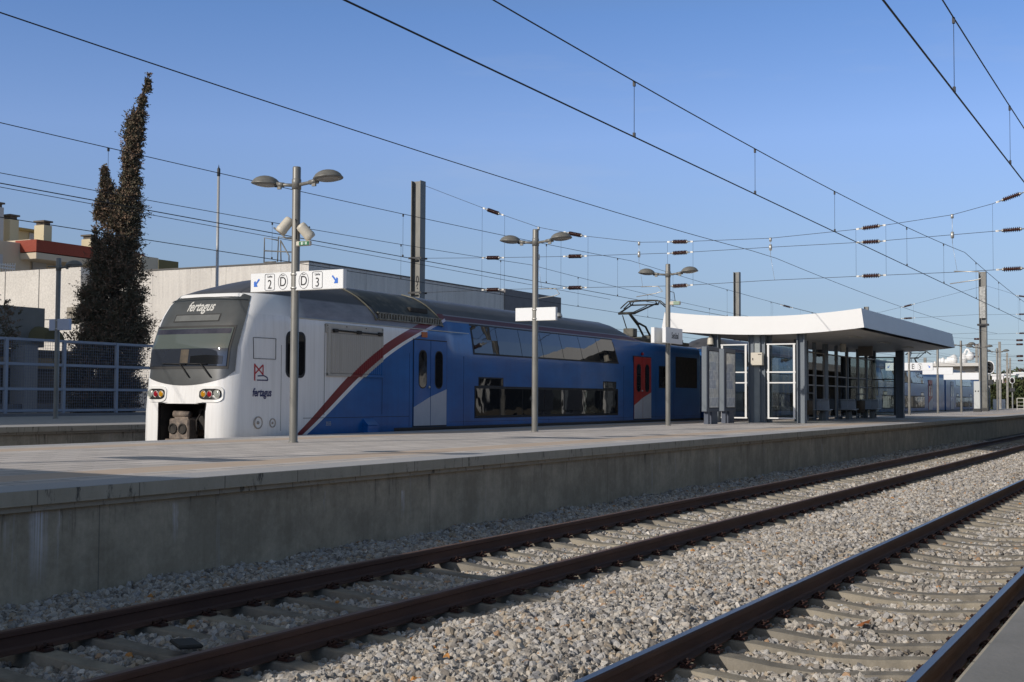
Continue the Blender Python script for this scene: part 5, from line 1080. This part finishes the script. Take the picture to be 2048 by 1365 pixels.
for p0, p1, pt, pb, nm in ((66, 93, 516, 548, 'window'), (125, 150, 522, 548, 'window'), (-5, 6, 508, 536, 'window')):
    m = MB(); bg(m, p0, p1, pt, 76.5 if p0 > 20 else 75.9, .3, None, pb); o = wb(m, nm, SHU, ap, B)
for p0, p1 in ((98.5, 111.5), (118, 130)):
    m = MB(); a, b = bg(m, p0, p1, 507, 75.9, .7, None, 518.5); o = wb(m, 'air_conditioner', SHU, ap, B); cx_ = a.x+(b.x-a.x)*.45; wb(MB().lathe([(0, 0), (.3, 0), (.3, .02), (0, .02)], (cx_, 75.87, (a.z+ony(p0, 518.5, 75.9).z)/2), 'y', 14), 'fan', DKSTEEL, o, B)
m = MB(); a, b = bg(m, -8, 31, 533, 75.4, .1, None, 536); bg(m, -8, 31, 527, 75.4, .1, None, 529)
for k in range(9): bg(m, -8+k*4.8, -7.3+k*4.8, 527, 75.4, .08, None, 545)
wb(m, 'balcony_railing', WHITEP, ap, B)
OLV = mat('olive_render', (.20, .165, .075), .9); m = MB(); bg(m, 283, 317, 512, 70, 9, 0); ax_ = tag(m.build('annexe', BEI), 'plain beige block right of the tall cypress, above the concrete wall', 'building')
m = MB(); bg(m, 317.5, 357, 519, 72, 9, 0); tag(m.build('annexe', OLV), 'olive brown block next to the plain beige one above the concrete wall', 'building')
# low dark block, colonnade and awning behind the mesh fence
B = Vector((36, 46, 0)); kb = empty('service_building', B, 'low dark grey concrete block with pale columns behind the mesh fence', 'building')
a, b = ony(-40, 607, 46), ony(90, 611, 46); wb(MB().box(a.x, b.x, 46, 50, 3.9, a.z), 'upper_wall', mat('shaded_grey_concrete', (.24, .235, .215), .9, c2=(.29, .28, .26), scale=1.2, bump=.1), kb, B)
wb(MB().box(a.x-2, b.x+4, 48.5, 49, .9, 3.9), 'rear_wall', mat('dark_wall', (.08, .075, .07), .8), kb, B)
for p0, p1 in ((50, 76), (-30, -5)):
    c, d = ony(p0, 700, 45.5), ony(p1, 700, 45.5); wb(MB().box(c.x, d.x, 45.5, 46.4, .9, 3.95), 'column', mat('pale_column', (.36, .35, .35), .8), kb, B)
for k in range(5):
    c = ony(-35+k*27, 700, 48); wb(MB().box(c.x, c.x+.08, 48.3, 48.4, .95, 3.8), 'window_post', SHU, kb, B)
wb(MB().box(a.x, b.x+3.5, 45.6, 48.4, .95, 1.35), 'plinth', CB3, kb, B); wb(MB().box(a.x, b.x+3, 48.2, 48.45, 3.0, 3.5), 'roller_box', mat('brown_box', (.25, .2, .13), .8), kb, B)
c = ony(109, 684, 45); d = ony(88, 684, 45); w2 = c.x-d.x; k = MB(); n_ = 9; P = []
for i in range(n_): t_ = math.pi*i/(n_-1); P.append([(c.x+w2*math.cos(t_), 45.0, c.z+.0+.55*math.sin(t_)), (c.x+w2*math.cos(t_), 46.5, c.z+.55*math.sin(t_)+.25)])
k.grid(P, 0); k.add([p[0] for p in P], [tuple(range(n_))]); tag(k.build('awning', mat('olive_canvas', (.17, .15, .08), .9)), 'rounded olive canvas awning just above the mesh fence', 'awning')
# mesh fence
FN = mat('lavender_grey_fence', (.29, .31, .36), .5, c2=(.33, .35, .40), scale=2); FWIRE = mat('fence_wire', (.20, .22, .28), .5)
B = Vector((30, 38, .88)); fe = empty('mesh_fence', B, 'grey blue steel mesh fence with three rows of panels on the far platform', 'fence')
m = MB(); m.box(10, 60, 37.85, 38.15, .88, 1.06); wb(m, 'kerb', CB3, fe, B)
for z_ in (3.79, 2.88, 1.96, 1.165): m = MB(); m.box(10, 60, 37.96, 38.04, z_-.05, z_+.05, 0, .01); wb(m, 'rail_bar', FN, fe, B)
X = 32.35-2.7*8
while X < 60:
    wb(MB().box(X-.06, X+.06, 37.93, 38.05, .9, 3.82, 0, .01), 'post', FN, fe, B)
    if X > 27 and X < 45:
        m = MB()
        for k in range(1, 24): m.box(X+k*.1125-.004, X+k*.1125+.004, 37.988, 37.996, 1.1, 3.76)
        for k in range(24): m.box(X+.06, X+2.64, 37.996, 38.004, 1.14+k*.112-.004, 1.14+k*.112+.004)
        wb(m, 'wire_mesh', FWIRE, fe, B)
    X += 2.7
# ------------------------------------------------------------------ vegetation
def leaves(centres, n_per, rad, size, up=.5):      # foliage as short leafy twigs fanning out of each clump
    C = np.array(centres); k = len(C); R = RNG; tw = max(3, n_per//9); per = n_per//tw
    cen = np.repeat(C[:, :3], tw, 0); cr = np.repeat(C[:, 3], tw)*rad
    mid = C[:, :3].mean(0); out = cen-mid; out[:, 2] = 0; out /= np.linalg.norm(out, axis=1, keepdims=True)+1e-6
    d = R.normal(size=(k*tw, 3))*.75+out*.7; d[:, 2] += up; d /= np.linalg.norm(d, axis=1, keepdims=True)
    st = cen+R.normal(size=cen.shape)*cr[:, None]*.28
    T = np.repeat(np.arange(k*tw), per); f = np.tile((np.arange(per)+.5)/per, k*tw)[:, None]
    dd = d[T]; p = st[T]+dd*f*cr[T][:, None]*1.25+R.normal(size=(len(T), 3))*size*.22*(1.3-f)
    ax = dd*.9+R.normal(size=p.shape)*.42; ax /= np.linalg.norm(ax, axis=1, keepdims=True)
    sd_ = np.cross(ax, R.normal(size=p.shape)); sd_ /= np.linalg.norm(sd_, axis=1, keepdims=True)
    L = R.uniform(.7, 1.25, (len(p), 1))*size*(1.15-.45*f); w_ = L*.5
    return np.stack([p-sd_*w_*.4, p+ax*L*.5-sd_*w_*.6, p+ax*L, p+ax*L*.5+sd_*w_*.6], 1).reshape(-1, 3)
def leaf_mesh(name, V, mats, parent, origin, split=(1.,)):
    me = bpy.data.meshes.new(name); n = len(V)//4; me.vertices.add(len(V)); me.vertices.foreach_set('co', (V-np.array(origin)).astype('f').ravel())
    me.loops.add(n*4); me.loops.foreach_set('vertex_index', np.arange(n*4, dtype='i')); me.polygons.add(n); me.polygons.foreach_set('loop_start', np.arange(0, n*4, 4, dtype='i'))
    for mm in mats: me.materials.append(mm)
    cum = np.cumsum(split); r = np.repeat(RNG.uniform(0, cum[-1], n//27+1), 27)[:n]; me.polygons.foreach_set('material_index', np.searchsorted(cum, r).clip(0, len(mats)-1).astype('i')); me.update(); me.validate()
    o = bpy.data.objects.new(name, me); COL.objects.link(o); o.parent = parent; return o
LB = mat('withered_brown_foliage', (.20, .135, .09), .9, c2=(.27, .18, .12), scale=.5, lo=.4, hi=.6); LG = mat('dark_olive_foliage', (.115, .10, .065), .9, c2=(.15, .13, .085), scale=1.5); BARK = mat('grey_brown_bark', (.12, .095, .075), .95, bump=.3, c2=(.08, .06, .05), scale=6)
ty = 41.5; T0 = ony(222, 830, ty); dep = (T0-Vector((0, 0, HC))).dot(F); mpp = dep/FPX; hd_ = Vector((T0.x, T0.y, 0)).normalized(); rh = Vector((hd_.y, -hd_.x, 0))
rowsM = [(147, 297, 299), (165, 290, 299), (185, 283, 298), (200, 272, 293), (222, 264, 291), (232, 252, 289), (260, 241, 288), (300, 238, 286), (330, 236, 283), (345, 240, 278), (360, 236, 280), (375, 236, 284), (400, 216, 281), (410, 205, 277), (428, 208, 289), (445, 195, 286), (465, 204, 279), (500, 192, 281), (520, 178, 285), (545, 172, 288), (565, 172, 281), (590, 162, 290), (605, 160, 298), (625, 155, 286), (645, 150, 302), (660, 156, 300), (685, 148, 298), (710, 132, 292), (740, 118, 290), (770, 125, 284), (800, 132, 280), (832, 150, 270)]
row2 = [(324, 207, 211), (345, 204, 218), (370, 203, 228), (395, 200, 236), (420, 188, 230), (440, 187, 214)]
row3 = [(455, 189, 195), (480, 187, 204), (510, 184, 214)]
def onface(px, py):                                # point of the tree's own mid plane
    d = ray(px, py); c0 = Vector((0, 0, HC)); return c0+d*((T0-c0).dot(hd_)/d.dot(hd_))
tree = empty('cypress_tree', (T0.x, T0.y, .5), 'tall withered brown cypress with a leaning pointed top and a smaller second spire', 'tree'); cen = []
def fill(rows, n, seed, rmin=.16, shade=1):
    ys_ = np.array([r[0] for r in rows], float); wl = np.array([r[2]-r[1] for r in rows], float); wts = np.interp(np.arange(ys_[0], ys_[-1]), ys_, wl)**1.2; cdf = np.cumsum(wts)/wts.sum()
    for _ in range(n):
        py = ys_[0]+np.searchsorted(cdf, RNG.uniform()); xl, xr = np.interp(py, ys_, [r[1] for r in rows]), np.interp(py, ys_, [r[2] for r in rows])
        A_, B_ = onface(xl, py), onface(xr, py); mid_ = (A_+B_)/2; hw = (B_-A_).length/2/mpp; cr_ = min(.30, .09+hw*mpp*.24); hw = max(hw*.3, hw-cr_/mpp*.7); r_ = math.sqrt(RNG.uniform(.05, 1)); th = RNG.uniform(0, 2*math.pi); lump = 1+.17*math.sin(py*.14+th*2)+.12*math.sin(py*.31+th*3+1)
        u = hw*r_*math.cos(th)*lump*mpp; v = hw*r_*math.sin(th)*mpp*.9; z = mid_.z
        if math.sin(py*.09+th*3.)+math.sin(u*4+py*.05)+.6*math.sin(v*5+py*.11) < (-.85 if py > 450 else -1.8): continue
        p = Vector((mid_.x, mid_.y, 0))+rh*u+hd_*v; cen.append((p.x, p.y, z, cr_*RNG.uniform(.7, 1.3)))
fill(rowsM, 2700, 1); fill(row2, 150, 2); fill(row3, 70, 3)
leaf_mesh('crown', leaves(cen, 90, 1.1, .10, .55), [LG, LB], tree, (T0.x, T0.y, .5), (.62, .38))
tk = MB(); pts = [(222, 834), (224, 700), (232, 560), (240, 430), (258, 300), (280, 205), (296, 150)]
tk.tube([onface(*p)-Vector((0, 0, .4 if i == 0 else 0)) for i, p in enumerate(pts)], [.26, .22, .17, .13, .09, .05, .015], 8)
for _ in range(60):
    py = RNG.uniform(380, 790); xl, xr = np.interp(py, [r[0] for r in rowsM], [r[1] for r in rowsM]), np.interp(py, [r[0] for r in rowsM], [r[2] for r in rowsM]); th = RNG.uniform(0, 6.28)
    c_ = np.interp(py, [p[1] for p in pts[::-1]], [p[0] for p in pts[::-1]]); hw = (xr-xl)/2*.8; b0 = onface(c_, py); e1 = b0+rh*(math.cos(th)*hw*mpp)+hd_*(math.sin(th)*hw*mpp)+Vector((0, 0, hw*mpp*.75))
    tk.tube([b0, (b0+e1)/2-Vector((0, 0, .1)), e1], [.045, .03, .01], 5)
wb(tk, 'trunk', BARK, tree, Vector((T0.x, T0.y, .5)))
def bush(name, label, c, rx, ry, rz, n, size, per, mats, cat='tree', group=None, trunk=True):
    B = Vector((c[0], c[1], c[2])); e = empty(name, B, label, cat, group); cs = []
    for _ in range(n):
        d = RNG.normal(size=3); d /= np.linalg.norm(d); r = RNG.uniform(.3, 1)**.5; l = 1+.25*math.sin(d[0]*5+c[0])*math.cos(d[2]*4+c[1])
        cs.append((c[0]+d[0]*rx*r*l, c[1]+d[1]*ry*r*l, c[2]+rz+d[2]*rz*r*l, RNG.uniform(.7, 1.3)*min(rx, rz)*.22))
    leaf_mesh('crown', leaves(cs, per, 1., size), mats, e, (B.x, B.y, B.z), (.6, .4))
    if trunk: wb(MB().tube([(c[0], c[1], c[2]-.5), (c[0], c[1], c[2]+rz*1.4)], [rx*.08, rx*.03], 6), 'trunk', BARK, e, B)
GR1 = mat('green_foliage', (.05, .075, .022), .9, c2=(.085, .10, .035), scale=.4); GR2 = mat('olive_foliage', (.075, .075, .03), .9, c2=(.05, .055, .02), scale=.5)
q = ony(-10, 655, 42); bush('evergreen_tree', 'dark leafy tree just entering at the left edge above the fence', (q.x-.1, 42, q.z-1.2), .95, .95, 1.2, 90, .1, 40, [LG, LB])
for px, X, pt, rx, lb in ((1996, 185, 772, 6, 'rounded green tree beside the signal'), (2010, 200, 768, 7, 'green tree between the far masts'), (2028, 195, 764, 7, 'green tree behind the small red signal'), (2044, 205, 770, 8, 'green tree at the right edge of the photo'), (2062, 200, 766, 8, 'green tree just beyond the right edge')):
    q = onx(px, pt, X); bush('broadleaf_tree', lb, (X, q.y, .0), rx, rx*.8, q.z/2, 150, .55, 26, [GR1, GR2], group='trees at the far end of the station')
for k, px in enumerate((1985, 1999, 2010, 2022, 2037, 2050)):
    q = onx(px, (752, 748, 746, 752, 744, 742)[k], 620); bush('ridge_tree', 'dark tree on the far ridge, %s' % ('left of the pale far mast', 'over the pale building roof', 'above the green building', 'in the gap between the masts', 'tall and rounded near the right edge', 'at the very right edge')[k], (620, q.y, 6), 9, 9, (q.z-6)/2, 60, 1.6, 14, [LG, GR1], group='trees on the far ridge', trunk=False)
hm = mat('far_hill', (.07, .08, .04), .95, c2=(.11, .10, .06), scale=.02)
q = onx(2015, 762, 560); tag(MB().grid([[(560+dx, q.y+dy, z_) for dy in (-60, -20, 20, 60, 110)] for dx, z_ in ((-60, 0), (0, 6), (60, 11), (160, 12))], 0).build('hill', hm, None, (0, 0, 0)), kind='structure')
MINT = mat('mint_render', (.38, .50, .42), .9); SAL = mat('salmon_render', (.5, .24, .17), .9)
for p0, p1, pt, X, mm, lb in ((1984, 2006, 752, 420, WHITEP, 'low white far building right of the signal'), (2006, 2030, 751, 430, MINT, 'mint green far building between the masts'), (2010, 2017, 756, 415, SAL, 'narrow salmon coloured far house'), (2028, 2060, 748, 440, WHITEP, 'white far building with a stepped roof at the right edge')):
    a, b = onx(p0, pt, X), onx(p1, pt, X); e = empty('far_building', (X, a.y, 0), lb, 'building', 'buildings on the far slope'); B = Vector((X, a.y, 0))
    wb(MB().box(X, X+8, b.y, a.y, 0, a.z), 'wall', mm, e, B); wb(MB().box(X-.3, X+8.3, b.y-.3, a.y+.3, a.z, a.z+.5), 'roof', WHITEP, e, B)
    for k in range(4):
        y_ = b.y+(a.y-b.y)*(k+.3)/4; wb(MB().box(X-.05, X+.02, y_, y_+(a.y-b.y)/9, a.z-2.6, a.z-1.2), 'window', RUBBER, e, B)
# white building behind the far carriages
WB = mat('cream_hall', (.50, .455, .38), .8, c2=(.54, .50, .42), scale=.1); WR = mat('pale_roof_edge', (.58, .56, .52), .8); a, b = ony(1858, 733, 62), ony(1962, 740, 62); B = Vector((a.x, 62, 0)); e = empty('station_hall', B, 'bright cream building with rooftop plant behind the far carriages', 'building')
X0_ = onx(1862, 733, 150); wbx = 150.
p0, p1 = onx(1862, 735, wbx), onx(1961, 733, wbx)
wb(MB().box(wbx, wbx+5, p1.y, p0.y, 0, p1.z), 'wall', WB, e, B); wb(MB().box(wbx-1.2, wbx+5.5, p1.y-.2, p0.y+.5, p1.z, p1.z+.35), 'roof_slab', WR, e, B)
wb(MB().box(wbx-.4, wbx+.05, p1.y+.3, p0.y-3, onx(1900, 748, wbx).z, onx(1900, 745, wbx).z), 'ledge', mat('ledge_brown', (.2, .17, .13), .8), e, B)  # thin brown strip along the cream wall
k = MB()
for px, s_ in ((1880, .7), (1886, .8), (1892, .6), (1898, .9), (1903, 1.0), (1908, 1.15), (1927, 1.3), (1870, .4)):
    c = onx(px, 727, wbx+2); k.lathe([(0, 0), (s_*.32, 0), (s_*.36, s_*.6), (s_*.2, s_*.9), (0, s_*1.0)], (wbx+2, c.y, p1.z+.3), n=10)
c0, c1 = onx(1928, 722, wbx+2), onx(1941, 722, wbx+2); k.tube([(wbx+2, c0.y+(c1.y-c0.y)*f, p1.z+.9+1.1*math.sin(math.pi*(.1+.75*f))) for f in np.linspace(0, 1, 9)], .14, 8); k.lathe([(0, 0), (.35, .1), (.5, .5), (.35, .9), (0, 1.0)], (wbx+2, c1.y, p1.z+.7), n=12)
wb(k, 'rooftop_plant', WHITEP, e, B)
# ------------------------------------------------------------------ out of frame: blocks added to shade the left side, and what the train reflects
def block(x0, x1, y0, y1, h, mm, label, win=None):
    B = Vector(((x0+x1)/2, (y0+y1)/2, 0)); e = empty('building', B, label, 'building'); wb(MB().box(x0, x1, y0, y1, 0, h), 'wall', mm, e, B)
    if win:
        k = MB(); yy = y1
        for zz in np.arange(2, h-1.5, 3.1):
            for xx in np.arange(x0+1, x1-2, 3.6): k.box(xx, xx+1.5, yy, yy+.05, zz, zz+1.5)
        wb(k, 'window_row', DGLASS, e, B)
    return e
block(-60, 14, 39.8, 46, 15, BEI, 'unseen block added outside the left edge, shading the far platform'); block(-45, 14, 46.2, 82, 23, BEI, 'taller unseen block added beyond the left edge for shade')  # both blocks added and sized to cast shade from the left
block(70, 150, -32, -22, 15, mat('row_render', (.20, .17, .13), .9), 'beige apartment row behind the photographer', True); block(10, 62, -42, -34, 12, mat('row_render_two', (.26, .22, .15), .9), 'yellow house row behind the photographer', True)
B = Vector((40, -9, .87)); e = empty('station_canopy', B, 'long dark canopy and wall of the near platform behind the photographer', 'canopy')
wb(MB().box(30, 240, -9, -1.2, 4.35, 4.75), 'roof', mat('canopy_grey', (.16, .155, .145), .7), e, B); wb(MB().box(30, 240, -1.2, -1.12, 4.25, 4.85), 'fascia', mat('fascia_grey', (.3, .29, .26), .7), e, B)  # unseen canopy extended so the train side mirrors dark instead of bright sky
wb(MB().box(26, 240, -9.4, -9, .87, 5.6), 'wall', mat('dark_station_wall', (.10, .095, .085), .8, c2=(.2, .18, .15), scale=.5), e, B)
for x_ in range(32, 240, 7): wb(MB().box(x_-.12, x_+.12, -2.4, -2.15, .87, 4.4), 'column', WHITEP, e, B)
# ------------------------------------------------------------------ litter and small finds
LEAF = mat('dry_leaf', (.22, .075, .02), .8)
def leaf(px, py, s, label):
    q = onz(px, py, -.19); k = MB(); P = [(math.cos(a_)*s*(1 if i % 2 == 0 else .45), math.sin(a_)*s*(1 if i % 2 == 0 else .45), .012*math.sin(3*a_)) for i, a_ in enumerate(np.linspace(0, 2*math.pi, 11)[:-1])]
    k.add(P+[(0, 0, .02)], [(i, (i+1) % 10, 10) for i in range(10)]); o = k.build('dry_leaf', LEAF, None, (q.x, q.y, -.195)); tag(o, label, 'leaf', 'dry leaves'); o.rotation_euler = (.3, .2, s*40)
leaf(1729, 1247, .075, 'curled orange brown leaf between two sleepers of the near track'); leaf(1020, 1168, .07, 'dry leaf on the stones right of the platform wall'); leaf(420, 1163, .07, 'dark dry leaf near the wall foot')
def paper(px, py, s, label, c=WHITEP, z=-.18):
    q = onz(px, py, z); k = MB(); k.grid([[(i*s, j*s*.8, .25*s*math.sin(i*1.9+j*2.3)) for j in range(4)] for i in range(4)], 0, False); tag(k.build('crumpled_paper', c, None, (q.x, q.y, z)), label, 'litter', 'scraps of paper')
paper(1310, 1350, .045, 'crumpled white wrapper beside the polished rail at the bottom edge'); paper(1684, 1212, .02, 'small pale scrap between sleepers'); paper(1930, 1086, .02, 'white scrap on the sleepers of the near track')
q = onz(372, 1293, -.17); k = MB(); k.box(-.22, .22, -.09, .09, 0, .03, 0, .01); o = k.build('dark_plank', mat('dark_slab', (.035, .033, .03), .8), None, (q.x, q.y, -.165)); tag(o, 'flat dark slab lying across a sleeper at lower left', 'slab'); o.rotation_euler = (0, .06, .9)
